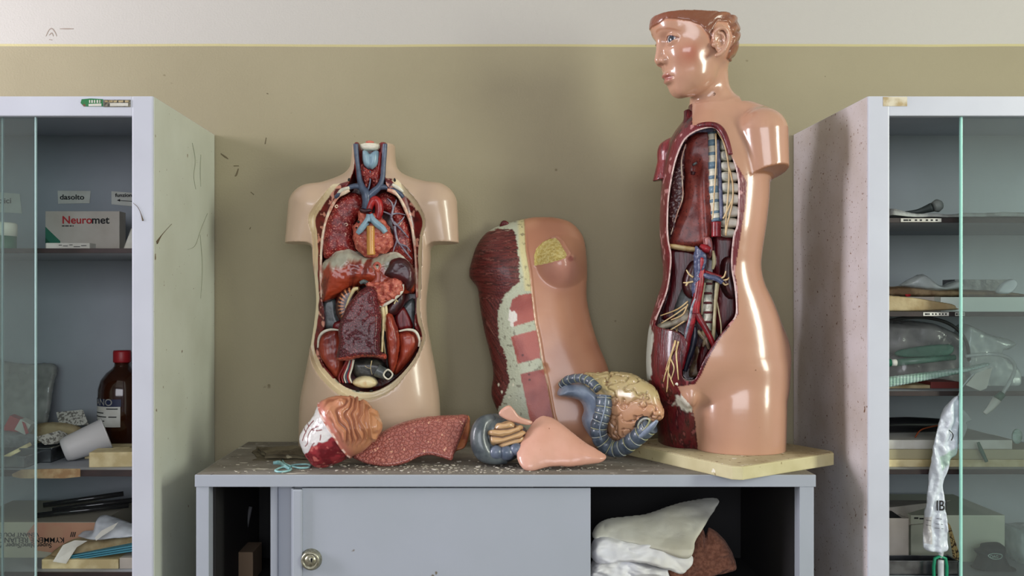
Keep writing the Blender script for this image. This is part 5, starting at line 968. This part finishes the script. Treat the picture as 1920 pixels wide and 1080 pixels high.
# marks on the wall
M_wm = mk_('wall_scuff', (104, 94, 72), .9)
wb = [o for o in COL.objects if o.name == 'wall_back'][0]
for q in (((414, 288), (422, 294), (428, 298)), ((438, 311), (448, 311)), ((447, 316), (443, 328), (440, 330)), ((468, 430), (470, 426)), ((497, 270), (499, 258)), ((500, 175), (503, 176)), ((476, 365), (470, 360))): tube('scuff_mark', [P(a, b, 2.0998) for a, b in q], [.0012, .002, .001], M_wm, wb, flat=.3)
M_wp = mk_('peeled_paint', (150, 138, 128), .9)
for q in (((86, 68), (92, 56), (98, 54), (104, 62), (106, 68)), ((92, 66), (97, 62), (100, 68)), ((112, 54), (126, 54), (138, 54)), ((92, 74), (98, 75))): tube('peeled_mark', [P(a, b, 2.0998) for a, b in q], [.0008, .0014, .0008], M_wp, wb, flat=.3)
# ---- left cabinet, upper shelf
YB = 2.0862
for nm, pts, txt, tp, sz, lab in (('label_card', [(108, 357.5), (170, 358), (168, 381), (109, 382)], 'dasolto', (112, 374), .0165, 'small handwritten white card above the medicine box on the cabinet back'),
                                  ('label_card', [(209, 358.5), (258, 362), (258, 388), (209, 383)], 'funzione', (216, 369), .0115, 'handwritten white card with an arrow at the right end of the cabinet back'),
                                  ('label_card', [(-22, 359), (37, 363.5), (41, 400), (-20, 397)], 'settici', (-18, 381), .0175, 'handwritten white card behind the glass at the left edge')):
    o = tag(card(nm, pts, YB, .0006, C_paper), lab, 'card', 'handwritten cards on the cabinet back'); t = text('handwriting', txt, P(*tp, YB-.0004), sz, C_ink, o, bold=.0003, sx=1.15)
    if txt == 'funzione': tube('arrow', [P(258, 378, YB-.0004), P(232, 376.5, YB-.0004), P(221, 375.5, YB-.0004)], [.0007, .0007, .0007], C_ink, o, n=2, nseg=6); card('arrow_head', [(219, 375.5), (225, 373), (225, 378)], YB-.0006, .0004, C_ink, o)
Yn = 1.95; nb_ = tag(pbox('medicine_box', 85, 224, 396, 470, Yn, .035, C_carton, z0=LS1+.0001), 'pale grey medicine box with red and black lettering and a green corner', 'box')
card('green_corner', [(85, 425), (113, 452), (113, 456), (85, 456)], Yn-.0003, .0003, C_green, nb_); card('green_corner', [(85, 445), (95, 456), (85, 456)], Yn-.0006, .0003, C_dgreen, nb_)
text('red_lettering', 'Neuro', P(116, 419, Yn-.0004), .0228, C_red, nb_, bold=.00042, sx=1.06); text('black_lettering', 'met', P(171.5, 419, Yn-.0004), .0228, C_ink, nb_, bold=.00042, sx=1.06); [card('small_print', [(a, 422.6), (a+w_, 422.6), (a+w_, 424.6), (a, 424.6)], Yn-.0004, .0003, C_ink, nb_) for a, w_ in ((116, 5), (122, 7), (130.5, 4), (136, 2))]
o = tag(pbox('flat_box', 86, 168, 455.5, 470, 1.80, .03, C_paper, z0=LS1+.0001), 'thin white box lying in front of the medicine box', 'box'); [card('small_print', [(a, b), (a+w_, b), (a+w_, b+1.2), (a, b+1.2)], 1.7996, .0003, C_ink, o) for a, w_, b in ((110, 6, 459), (118, 9, 460.5), (130, 6, 458.5), (138, 12, 462), (152, 10, 460))]
tn = empty('ointment_tin', (X(-4, 1.84), 1.84, LS1), 'green tin with a white lid behind the glass', 'tin'); r_ = .0345; zt, zm = Z(418, 1.84), Z(443, 1.84)
lathe('tin_body', [(.002, 0), (r_-.001, 0), (r_, .002), (r_, zm-LS1)], (X(-4, 1.84), 1.84, LS1+.0001), C_dgreen, tn); lathe('tin_lid', [(r_+.001, 0), (r_+.0012, zt-zm-.003), (r_-.002, zt-zm), (.002, zt-zm)], (X(-4, 1.84), 1.84, zm), C_paper, tn)
tag(card('folded_card', [(231, 468, 1.79), (246, 428, 1.83), (262, 440, 1.85), (262, 468, 1.79)], 1.8, .002, C_paper), 'folded white card leaning beside the medicine box', 'card')
# ---- left cabinet, middle shelf
Yb = 2.0; bx_, = (X(229, Yb),); zb = LS2+.0001; k = Yb/F; H = lambda py: Z(py, Yb)-zb; R0 = 43*k
bt = empty('reagent_bottle', (bx_, Yb, LS2), 'brown glass bottle with a red cap and blue and white label', 'bottle')
lathe('bottle_glass', [(.002, 0), (R0-.004, 0), (R0, .004), (R0, H(742)), (R0*.985, H(728)), (R0*.88, H(712)), (R0*.66, H(699)), (R0*.42, H(691)), (.0165, H(686)), (.0158, H(676))], (bx_, Yb, zb), C_amber, bt, 48)
lathe('cap', [(.0185, H(679)), (.0190, H(677)), (.0190, H(660)), (.0175, H(657)), (.002, H(657))], (bx_, Yb, zb), mk_('red_cap', (150, 26, 34), .4), bt, 48)
def wrap(name, a0, a1, z0, z1, m, rr):
    V = []; n = 16
    for i in range(n+1): a = a0+(a1-a0)*i/n; V += [(bx_+rr*math.sin(a), Yb-rr*math.cos(a), z0), (bx_+rr*math.sin(a), Yb-rr*math.cos(a), z1)]
    return mk(name, V, [[2*i, 2*i+2, 2*i+3, 2*i+1] for i in range(n)], m, bt)
a0, a1 = -1.45, .30
wrap('label_band', a0, a1+.03, Z(762, 1.96), Z(748, 1.96), C_label, R0+.0005); lb_ = wrap('label', a0, a1, Z(800, 1.96), Z(762, 1.96), C_paper, R0+.0005)
def wtext(name, s, ang, py, size, m, sx=1):
    t = text(name, s, (0, 0, 0), size, m, None, sx=sx, bold=.0002); off = np.array(t.location); v = np.array([p.co[:] for p in t.data.vertices])+off; bpy.data.objects.remove(t)
    rr = R0+.0009; a = ang+v[:, 0]/rr; V = np.column_stack([bx_+rr*np.sin(a), Yb-rr*np.cos(a), Z(py, 1.96)+v[:, 2]]); t = bpy.data.meshes[-1]
    me = [q for q in bpy.data.meshes if q.users == 0 and q.name.startswith(name)][-1]; Fc = [list(p.vertices) for p in me.polygons]; return mk(name, V, Fc, m, bt, smooth=False)
wtext('label_lettering', 'IANO', -1.12, 759.8, .0205, C_paper, 1.1)
for a_0, a_1, py in ((-1.2, -.45, 774), (-1.2, -.3, 781), (-.2, .15, 781), (-1.2, -.4, 789), (-.3, .2, 766)): wrap('label_print', a_0, a_1, Z(py+1, 1.96), Z(py-1, 1.96), C_ink, R0+.0009)
Mc = Matrix.Rotation(math.radians(24), 3, 'Z') @ Matrix.Rotation(math.radians(70), 3, 'Y')
lathe_c = lathevf([(.0005, 0), (.020, 0), (.023, .002), (.026, .012), (.033, .085), (.0345, .086), (.0345, .088), (.032, .0875), (.0235, .006), (.0005, .005)], (0, 0, 0), 40, Mc); Vc = lathe_c[0]; Vc = Vc-[Vc[:, 0].min(), 0, Vc[:, 2].min()]+np.array([X(109, 1.84), 1.84, LS2+.0002])
tag(mk('plastic_cup', Vc, lathe_c[1], mk_('white_cup', (206, 204, 202), .4)), 'white plastic cup lying on its side by the brown bottle', 'cup')
o = tag(pbox('soap_box', 158, 240, 839, 858, 1.87, .05, C_cream, z0=zb, rot=(0, 0, .08)), 'cream box behind, under the bottle, next to the cup', 'box'); tag(pbox('soap_box', 166, 262, 848, 874, 1.775, .055, C_cream, z0=zb, rot=(0, 0, .10)), 'cream box at the front right corner of the middle shelf', 'box')
def tray(name, x0, x1, y0, y1, z0, z1, m, t=.0015):
    V = join(boxvf(x0, x1, y0, y1, z0, z0+t, 0), boxvf(x0, x1, y0, y0+t, z0, z1, .0006), boxvf(x0, x1, y1-t, y1, z0, z1, .0006), boxvf(x0, x0+t, y0, y1, z0, z1, .0006), boxvf(x1-t, x1, y0, y1, z0, z1, .0006), boxvf(x0-.002, x1+.002, y0-.002, y0+.001, z1-.002, z1+.001, .001), boxvf(x1-.001, x1+.003, y0-.002, y1+.002, z1-.002, z1+.001, .001))
    return mk(name, *V, m, None, smooth=False)
tag(tray('instrument_tray', X(-60, 1.76), X(46, 1.76), 1.76, 1.88, zb, Z(857, 1.76), C_steel), 'shallow steel tray at the front behind the glass', 'tray')
tag(tray('instrument_tray', X(48, 1.84), X(104, 1.84), 1.82, 1.93, zb, Z(838, 1.84), C_steel), 'deeper steel tray between the shallow tray and the cup', 'tray')
tag(card('paper_slip', [(105, 773, 2.0), (155, 768, 2.0), (166, 796, 1.97), (112, 800, 1.97)], 2, .001, C_pat), 'printed white slip standing behind the cup', 'paper')
tag(card('printed_card', [(64, 820, 1.84), (112, 807, 1.88), (128, 814, 1.90), (108, 832, 1.86), (84, 834, 1.84)], 1.85, .001, C_pat), 'patterned card lying on the deeper steel tray', 'paper')
poly3('folded_rag', [(58, 802), (90, 792), (130, 795), (152, 806), (148, 836), (100, 840), (60, 836)], 1.97, .02, C_tan, zmin=LS2+.0002, label='olive folded rag behind the printed card', cat_='rag', R=8)
tag(card('amber_strip', [(22, 889), (40, 880.5), (110, 879), (150, 879), (150, 894), (120, 897), (40, 897), (24, 894)], 1.7375, .002, C_wood), 'ochre strip hanging over the middle shelf edge', 'strip')
poly3('plastic_pouch', [(-40, 684), (40, 682), (103, 684), (98, 730), (92, 780), (70, 834), (-40, 834)], 2.02, .008, F_grey, zmin=LS2+.0002, label='cloudy grey plastic pouch leaning on the cabinet back', cat_='pouch', R=6, yfun=lambda x, y: (790-y)*.0004)
rb = tag(pbox('red_box', 8, 34, 783, 815, 1.90, .03, C_red, z0=None, rot=(0, .45, .2)), 'small red box tilted behind the glass', 'box'); tag(pbox('red_white_box', 30, 52, 790, 812, 1.89, .03, C_paper, rot=(0, .5, .1)), 'small white box tilted beside the red box', 'box')
card('red_stripe', [(41, 790, 1.886), (47, 793, 1.886), (54, 812, 1.886), (48, 814, 1.886)], 1.886, .0005, C_red, [q for q in COL.objects if q.name == 'red_white_box'][0])
poly3('glove_bundle', [(-40, 812), (0, 806), (40, 812), (64, 818), (60, 836), (20, 846), (-40, 842)], 1.90, .02, C_grey, zmin=LS2+.0002, label='crumpled grey-green gloves behind the shallow tray', cat_='gloves', R=8)
tag(tube('wood_stick', [P(8, 858, 1.80), P(58, 832, 1.84)], .004, C_cream, None, n=1, flat=.4), 'pale wooden stick lying across the shallow tray', 'stick')
# ---- left cabinet, lower shelf
z3 = LS3+.0001; Yk = 1.84
kb = tag(box('paper_carton', X(-70, Yk), X(188, Yk), Yk, Yk+.2, z3, Z(979, Yk), mk_('grey_white_carton', (176, 170, 152), .8), None), 'long paper carton with a pink label and upside down lettering', 'box')
card('pink_label', [(66, 980), (187.5, 980), (162, 1010), (128, 1040), (66, 1032), (50, 1000)], Yk-.0004, .0004, mk_('pink_label', (186, 116, 102), .8, col2=(190, 146, 118), ns=9), kb)
for s, (a, b), sz in (('KYMMENE RELIANCE - 8. 46', (121, 1008), .0150), ('Super blanc/Super Weiss', (97, 1019), .0128), ('VENANT POUR REPRO', (73, 999), .0115)): text('carton_lettering', s, P(a, b, Yk-.0008), sz, C_ink, kb, flip=True, bold=.0001)
t = text('carton_logo', '///', P(142, 998, Yk-.0008), .013, C_ink, kb, flip=True, bold=.0005)
for i, (a, b, c, d) in enumerate(((70, 955, 224, 940), (90, 962, 235, 955), (60, 968, 200, 960))):
    ztop = Z(979, Yk)+.006; tag(tube('glass_tube', [np.array([X(a, 1.88), 1.87+i*.03, ztop+.004*i]), np.array([X(c, 1.88), 1.93+i*.02, ztop+.008*(i+1)])], [.0055, .0055], mk_('smoky_glass', (40, 40, 40), .1, coat=.6) if i == 0 else bpy.data.materials['smoky_glass'], None, n=2, nseg=12), 'dark glass tube lying on the long carton', 'tube', 'glass tubes on the carton')
tag(box('dark_case', X(110, 1.99), X(250, 1.99), 1.99, 2.07, Z(979, Yk)+.0002-.13, Z(935, 1.99), C_blk, None), 'black case behind the glass tubes', 'case') if False else None
pile = [('yellow_carton', 78, 222, 1049, 1072, 1.765, C_cream, 'flat pale yellow carton at the front of the lower shelf'), ('yellow_carton', 224, 262, 1046, 1072, 1.765, C_carton, 'small beige carton at the right end of the lower shelf')]
for nm, a, b, c, d, Y, m, l in pile: tag(box(nm, X(a, Y), X(b, Y), Y, Y+.06, z3, Z(c, Y), m, None), l, 'box')
for i in range(3): tag(card('teal_folder', [(136-4*i, 1051-3*i, 1.772), (262, 1032-4.4*i, 1.775), (262, 1029-4.4*i, 1.775), (136-4*i, 1048.8-3*i, 1.772)], 1.77, .05, C_blue), ('lowest', 'middle', 'uppermost')[i]+' of three thin teal folders on the yellow carton', 'folder', 'teal folders')
poly3('tan_envelope', [(96, 1040), (130, 1014), (160, 1006), (200, 1010), (262, 1000), (262, 1024), (200, 1036), (140, 1044)], 1.79, .010, C_tan, label='tan envelope lying on the teal folders', cat_='envelope', R=5, yfun=lambda x, y: (1040-y)*.001)
poly3('crumpled_bag', [(150, 1004), (158, 996), (178, 992), (190, 968), (206, 967), (232, 975), (262, 990), (262, 1004), (220, 1010), (180, 1012)], 1.80, .022, F_white, zmin=LS3+.0002, label='crumpled white plastic bag on top of the folders', cat_='bag', R=8, yfun=lambda x, y: (1010-y)*.001)
tag(card('paper_strip', [(99, 1053, 1.757), (118, 1022, 1.772), (140, 1013, 1.775), (164, 1014, 1.775), (144, 1026, 1.768), (124, 1057, 1.757)], 1.76, .0006, C_paper), 'curled white paper strip over the yellow carton', 'paper'); tag(card('torn_paper', [(178, 1008, 1.765), (190, 995, 1.768), (222, 979, 1.772), (212, 992, 1.77), (192, 1005, 1.766), (180, 1014, 1.764)], 1.765, .0006, C_paper), 'torn white paper on the crumpled bag', 'paper')
# ---- right cabinet
def zR(i): return RS[i]+.0001
def rfield(name, a, b, Y0, Y1, i, hf, m, label, cat_): return field(name, X(a, 1.78), X(b, 1.78), Y0, Y1, hf, m, label, cat_, n=44, thick=.001, base=zR(i))
rfield('white_cloth', 1660, 1990, 1.755, 2.05, 0, lambda u, v, p: .007+.010*np.exp(-(u/.07)**2)+.004*np.abs(fbm(p, 18, 3))+.003*ss(.3, .5, u), C_dust, 'dusty white cloth spread along the top shelf', 'cloth')
mc = empty('microphone', P(1730, 394, 1.80), 'grey microphone-like instrument lying on the white cloth', 'instrument'); zc = zR(0)+.020
tube('handle', [np.array([X(1690, 1.82), 1.82, zc-.002]), np.array([X(1720, 1.82), 1.82, zc]), np.array([X(1748, 1.81), 1.81, zc+.008])], [.002, .005, .0095], mk_('dark_grey_grip', (62, 70, 68), .5), mc); tube('head', [np.array([X(1750, 1.81), 1.81, zc+.009]), np.array([X(1758, 1.81), 1.81, zc+.011]), np.array([X(1765, 1.81), 1.81, zc+.012])], [.010, .013, .009], mk_('mesh_head', (132, 138, 134), .5), mc)
tube('lead', [np.array([X(1690, 1.82), 1.82, zc-.002]), np.array([X(1684, 1.81), 1.81, zc-.004]), np.array([X(1696, 1.80), 1.80, zc-.004])], .0015, C_blk, mc)
for i, a, b, s in ((0, 1689, 1765, 'STRUMENTARIO'), (1, 1731, 1779, 'MATERIALE'), (1, 1791, 1809, 'VIE')):
    z = RS[i]-.0078; x0, x1 = X(a, 1.739), X(b, 1.739); V, Fc = boxvf(x0, x1, 1.7388, 1.7394, z+.0004, z+.0072, 0); shs = [q for q in CR_.children if q.name.startswith('shelf')][i]; o = mk('shelf_label', V, Fc, C_paper, shs, smooth=False); [mk('label_print', *boxvf(x0+(x1-x0)*(q+.015), x0+(x1-x0)*(q+.07+.03*(int(q*100)%3)), 1.7384, 1.7388, z+.0022, z+.0054, 0), C_ink, o, smooth=False) for q in (.05, .18, .33, .45, .60, .72, .84)]
def rb(name, a, b, c, Y, dep, i, m, label, base=None, rot=None, cat_='box'): z0 = zR(i) if base is None else base; return tag(box(name, X(a, Y), X(b, Y), Y, Y+dep, z0, Z(c, Y), m, None, .001, rot), label, cat_)
rb('white_flat_box', 1764, 1985, 557, 1.775, .16, 1, mk_('bright_white_box', (214, 224, 216), .5), 'long bright white flat box on the second shelf')
poly3('folded_papers', [(1640, 556), (1700, 557), (1760, 566), (1786, 571), (1790, 576), (1785, 581), (1640, 582)], 1.775-.014, .008, C_tan, label='folded papers with a yellow rolled end beside the white box', cat_='papers', R=3); 
rb('beige_slab', 1700, 1763, 556.5, 1.80, .12, 1, C_carton, 'beige folder between the papers and the white box')
zt = Z(556.5, 1.775)+.001
poly3('brown_parcel', [(1640, 542), (1690, 537), (1740, 541), (1800, 543), (1870, 546), (1925, 553), (1925, 556), (1640, 556)], 1.85, .03, C_brownp, label='long brown paper parcel with a red dot on the white box', cat_='parcel', R=6); 
lathe_ = lathe('red_dot', [(.0002, 0), (.006, 0), (.006, .0015), (.0002, .0015)], P(1702, 551, 1.822), C_red, [q for q in COL.objects if q.name == 'brown_parcel'][0], 20, RX)
poly3('clear_bag', [(1690, 538), (1700, 526), (1726, 515), (1745, 527), (1765, 537), (1790, 527), (1800, 540), (1760, 545)], 1.83, .02, F_clear, label='crumpled clear bag on the brown parcel', cat_='bag', R=6)
rb('grey_long_box', 1790, 1893, 524, 1.90, .05, 1, C_grey, 'long grey box standing behind the brown parcel', base=Z(546, 1.90)); poly3('plastic_scrap', [(1868, 548), (1880, 530), (1898, 523), (1906, 534), (1892, 550)], 1.80, .008, F_white, label='white plastic scrap at the right end of the brown parcel', cat_='plastic', R=3)
# third shelf: bags and tubing
poly3('tubing_bag', [(1640, 612), (1680, 602), (1730, 603), (1775, 618), (1800, 640), (1812, 700), (1800, 728), (1640, 728)], 1.90, .04, F_grey, zmin=RS[2]+.0002, label='large cloudy bag of tubing filling the left of the third shelf', cat_='bag', R=14)
poly3('tubing_bag', [(1800, 612), (1850, 628), (1893, 640), (1888, 652), (1870, 662), (1902, 690), (1904, 720), (1880, 729), (1806, 729)], 1.88, .03, F_clear, zmin=RS[2]+.0002, label='clear bag of tubing on the right of the third shelf behind glass', cat_='bag', R=10)
tag(tube('black_tubing', [P(1640, 608, 1.84), P(1690, 597, 1.84), P(1740, 596, 1.84), P(1785, 610, 1.84), P(1812, 642, 1.84), P(1818, 690, 1.86)], .0035, mk_('smoked_tube', (54, 54, 52), .3), None), 'dark curved tube arching over the cloudy bag', 'tube')
tag(tube('clear_tubing', [P(1810, 668, 1.80), P(1860, 664, 1.79), P(1892, 672, 1.77), P(1903, 690, 1.75), P(1895, 712, 1.733), P(1880, 738, 1.730)], .0036, F_clear, None, label=None) if False else tube('clear_tubing', [P(1810, 668, 1.80), P(1860, 664, 1.79), P(1892, 672, 1.77), P(1903, 690, 1.75), P(1895, 712, 1.733), P(1880, 738, 1.730)], .0036, F_clear, None), 'clear tube curving down on the right behind the glass', 'tube')
cn = empty('tube_connector', P(1844, 776, 1.766), 'green and white connector hanging from the clear tube', 'connector'); tube('green_collar', [P(1880, 738, 1.730), P(1870, 748, 1.730)], [.0065, .0075], C_dgreen, cn, n=1); tube('white_nozzle', [P(1869, 749, 1.730), P(1858, 764, 1.730), P(1846, 775, 1.730)], [.008, .0062, .0035], C_paper, cn, n=2)
sy = empty('syringe', P(1700, 690, 1.79), 'clear syringe with a green and white end on the cloudy bag', 'syringe'); tube('green_end', [P(1640, 681, 1.79), P(1670, 680, 1.79)], .0075, C_dgreen, sy, n=1, nseg=16); tube('white_collar', [P(1670, 680, 1.79), P(1680, 680, 1.79)], .0068, C_paper, sy, n=1, nseg=16); tube('barrel', [P(1681, 680, 1.79), P(1790, 670, 1.80)], [.0072, .0055], F_green, sy, n=1, nseg=16)
V, Q = blobvf([(1640, 712), (1720, 700), (1800, 690), (1850, 680), (1846, 687), (1800, 700), (1720, 716), (1660, 727), (1640, 730)], 1.765, .012, 4, h=.0012); px, py = proj(V); V[:, 1] += .0012*np.sin(px*1.0); tag(mk('pleated_strip', V, Q, C_mint, None), 'pale mint pleated plastic strip sloping up across the shelf front', 'strip')
poly3('green_pack', [(1684, 668), (1690, 655), (1778, 645), (1782, 664), (1740, 670)], 1.845, .006, F_green, label='green printed pack inside the cloudy bag', cat_='pack', R=3)
rb('dark_red_box', 1745, 1800, 716, 1.80, .10, 2, mk_('dark_red_box', (110, 40, 34), .6), 'dark red box under the pleated strip'); rb('tan_box', 1640, 1744, 722, 1.80, .12, 2, C_tan, 'low tan box under the pleated strip')
tag(card('paper_tag', [(1811, 722, 1.75), (1830, 700, 1.752), (1861, 689, 1.755), (1850, 728, 1.752), (1838, 733, 1.75)], 1.75, .0008, C_paper), 'torn paper tag hanging in the clear bag', 'tag')
# fourth shelf
zz = zR(3)
for a, b, y0, y1, Y, m, l in ((1640, 1985, 862, 881, 1.77, C_cream, 'lowest cream carton of the stack on the fourth shelf'), (1640, 1970, 843, 861, 1.775, mk_('olive_box', (168, 160, 128), .7), 'olive carton in the middle of the fourth shelf stack'), (1640, 1898, 825, 842, 1.78, C_paper, 'white carton on top of the fourth shelf stack')):
    z1 = Z(y0, Y); tag(box('flat_carton', X(a, Y), X(b, Y), Y, Y+.20, zz, z1, m, None, .001), l, 'box', 'flat cartons on the fourth shelf'); zz = z1+.0002
tag(tube('dark_rubber_tube', [np.array([X(1640, 1.88), 1.87, zz+.016]), np.array([X(1700, 1.88), 1.88, zz+.016]), np.array([X(1770, 1.88), 1.89, zz+.014]), np.array([X(1800, 1.88), 1.90, zz+.012])], [.015, .016, .013, .008], C_blk, None), 'thick black rubber tube lying on the white carton', 'tube')
tag(tube('orange_wire', [np.array([X(1716, 1.80), 1.80, zz+.002]), np.array([X(1728, 1.81), 1.81, zz+.016]), np.array([X(1760, 1.83), 1.83, zz+.022])], .0014, mk_('orange_wire', (150, 70, 34), .5), None), 'thin orange wire in front of the black tube', 'wire')
rl = empty('tape_reel', P(1904, 820, 1.80), 'pale plastic reel standing at the right of the fourth shelf', 'reel'); lathe('reel_rim', [(.006, 0), (.0145, 0), (.0145, .004), (.006, .004)], P(1905, 818, 1.79), C_mint, rl, 28, Matrix.Rotation(.5, 3, 'Z') @ RX); lathe('reel_core', [(.001, .001), (.006, .001), (.006, .003), (.001, .003)], P(1905, 818, 1.79), C_dgreen, rl, 20, Matrix.Rotation(.5, 3, 'Z') @ RX)
tag(tube('plastic_spatula', [P(1834, 829, 1.765), P(1840, 845, 1.76), P(1850, 866, 1.755)], [.0025, .004, .003], C_dgreen, None), 'green plastic spatula hanging over the carton stack', 'spatula')
# bottom compartment
z5 = zR(4)
cb1 = rb('open_carton', 1640, 1704, 972, 1.80, .20, 4, C_carton, 'beige carton with a black scrawl at the left of the bottom compartment'); text('scrawl', 'nc', P(1655, 992, 1.7996), .014, C_ink, cb1, bold=.0004)
cb2 = rb('open_carton', 1708, 1884, 966, 1.84, .20, 4, mk_('mint_white_carton', (196, 200, 180), .7), 'large white carton with an open flap in the bottom compartment'); [card('carton_print', [(a, 970+i), (a+w_, 970+i), (a+w_, 973+i), (a, 973+i)], 1.8396, .0003, C_ink, cb2) for i, (a, w_) in enumerate(((1714, 8), (1724, 12), (1738, 6)))]
card('flap', [(1704, 985, 1.835), (1660, 962, 1.80), (1640, 955, 1.80), (1640, 936, 2.0), (1800, 936, 2.0), (1884, 966, 1.85)], 1.84, .001, C_carton, cb2); card('dark_gap', [(1655, 955, 1.802), (1672, 958, 1.802), (1704, 980, 1.806), (1702, 984, 1.806), (1655, 970, 1.802)], 1.8, .0005, C_blk, cb1)
tag(card('patterned_strip', [(1776, 978, 1.80), (1782, 985, 1.80), (1801, 1046, 1.80), (1794, 1058, 1.80), (1788, 1050, 1.80)], 1.8, .001, mk_('leopard_print', (176, 150, 96), .7, col2=(60, 40, 24), ns=220, lo=.5, hi=.55)), 'spotted brown strip leaning on the large white carton', 'strip')
tag(tray('kidney_tray', X(1650, 1.75), X(1796, 1.75), 1.75, 1.79, z5, Z(1052, 1.75), C_steel), 'steel tray at the front of the bottom compartment', 'tray')
tag(tray('kidney_tray', X(1662, 1.80), X(1770, 1.80), 1.793, 1.797+.0, z5, Z(1040, 1.80), C_steel), 'narrow steel rim standing behind the front tray', 'tray') if False else None
bp = empty('black_pouch', P(1862, 1078, 1.79), 'black drawstring pouch with a pale emblem', 'pouch'); V, Q = blobvf([(1828, 1076), (1830, 1058), (1836, 1044), (1830, 1032), (1842, 1028), (1846, 1020), (1874, 1018), (1882, 1030), (1880, 1042), (1890, 1058), (1898, 1076)], 1.79, .022, 12, h=.0016); V[:, 2] = np.maximum(V[:, 2], RS[4]+.003); mk('pouch_body', V+normals(V, Q)*(.001*fbm(V, 60, 3))[:, None], Q, mk_('black_cloth', (34, 40, 46), .7), bp); tube('emblem', [P(1853, 1042, 1.766), P(1862, 1038, 1.765), P(1878, 1040, 1.767), P(1876, 1047, 1.766), P(1862, 1048, 1.765)], .0008, C_mint, bp, closed=True)
text('emblem_text', 'OAG', P(1856, 1046, 1.7655), .0075, C_mint, bp)
poly3('crumpled_film_bag', [(1886, 990), (1910, 984), (1985, 990), (1985, 1076), (1920, 1076), (1894, 1050)], 1.86, .04, F_clear, zmin=RS[4]+.0002, label='crumpled clear bag right of the black pouch', cat_='bag', R=10)
# hanging bag
HB = empty('hanging_bag', P(1765, 1078, 1.728), 'long white printed plastic bag hanging down beside the glass edge', 'bag')
V, Q = blobvf([(1782, 752), (1796, 742), (1800, 765), (1797, 800), (1798, 815), (1793, 850), (1782, 862), (1775, 885), (1768, 910), (1771, 950), (1776, 1000), (1776, 1030), (1760, 1036), (1730, 1026), (1733, 985), (1740, 920), (1747, 862), (1752, 822), (1764, 780)], 1.728, .007, 5, h=.0013)
px, py = proj(V); V[:, 1] += .0022*np.sin((px+py*.12)*.30+4*fbm(V, 14, 8))+.004*fbm(V, 38, 3); c = mixc(np.broadcast_to(lin((206, 214, 224)), V.shape), lin((140, 176, 152)), ss(-2, 2, PF([(1764, 858), (1794, 838), (1792, 856), (1768, 884)])(px, py))*.7); c = mixc(c, lin((160, 150, 140)), ss(-1, 1, PF([(1732, 970), (1748, 968), (1747, 1020), (1731, 1018)])(px, py))*.6)
M_hb = mat('printed_film', (206, 214, 224), .3, attr=True, coat=.5, bump=.003, bs=60); mk('bag_film', V, Q, M_hb, HB, cols=c)
R90 = Matrix.Rotation(math.radians(90), 3, 'Y')
for s, (a, b), sz in (('IBI', (1755, 957), .027),): text('bag_lettering', s, P(a, b, 1.7165), sz, C_ink, HB, bold=.0003, sx=.75)
for a, b, d in ((1756, 972, 10), (1754, 982, 14), (1753, 990, 16), (1736, 975, 10), (1736, 984, 9)): tube('print_line', [P(a, b, 1.7175), P(a+d, b+1.5, 1.7175)], .0004, C_ink, HB, n=1, nseg=6)
tube('bag_fold', [P(1778, 805, 1.72), P(1787, 815, 1.719), P(1784, 826, 1.719)], .0008, C_ink, HB); tube('bag_neck', [P(1764, 1030, 1.728), P(1764, 1046, 1.728)], [.006, .0035], F_white, HB)
gc = tube('green_clamp', [P(1753, 1047, 1.727), P(1773, 1047, 1.727), P(1775, 1080, 1.727), P(1773, 1110, 1.727), P(1753, 1110, 1.727), P(1751, 1080, 1.727)], .003, mk_('green_clamp', (20, 132, 96), .35), HB, closed=True, n=2); tube('clamp_core', [P(1764, 1050, 1.727), P(1764, 1100, 1.727)], .0055, F_white, HB)
tube('hanger_wire', [P(1796, 745, 1.728), P(1803, 728, 1.735), P(1815, 712, 1.742), P(1826, 700, 1.75)], .0012, F_white, HB)
poly3('clear_flap', [(1803, 766), (1822, 786), (1812, 792), (1814, 802), (1804, 826), (1797, 832), (1797, 790)], 1.735, .0022, F_clear, R=2, label='clear plastic flap behind the glass edge beside the hanging bag', cat_='plastic')
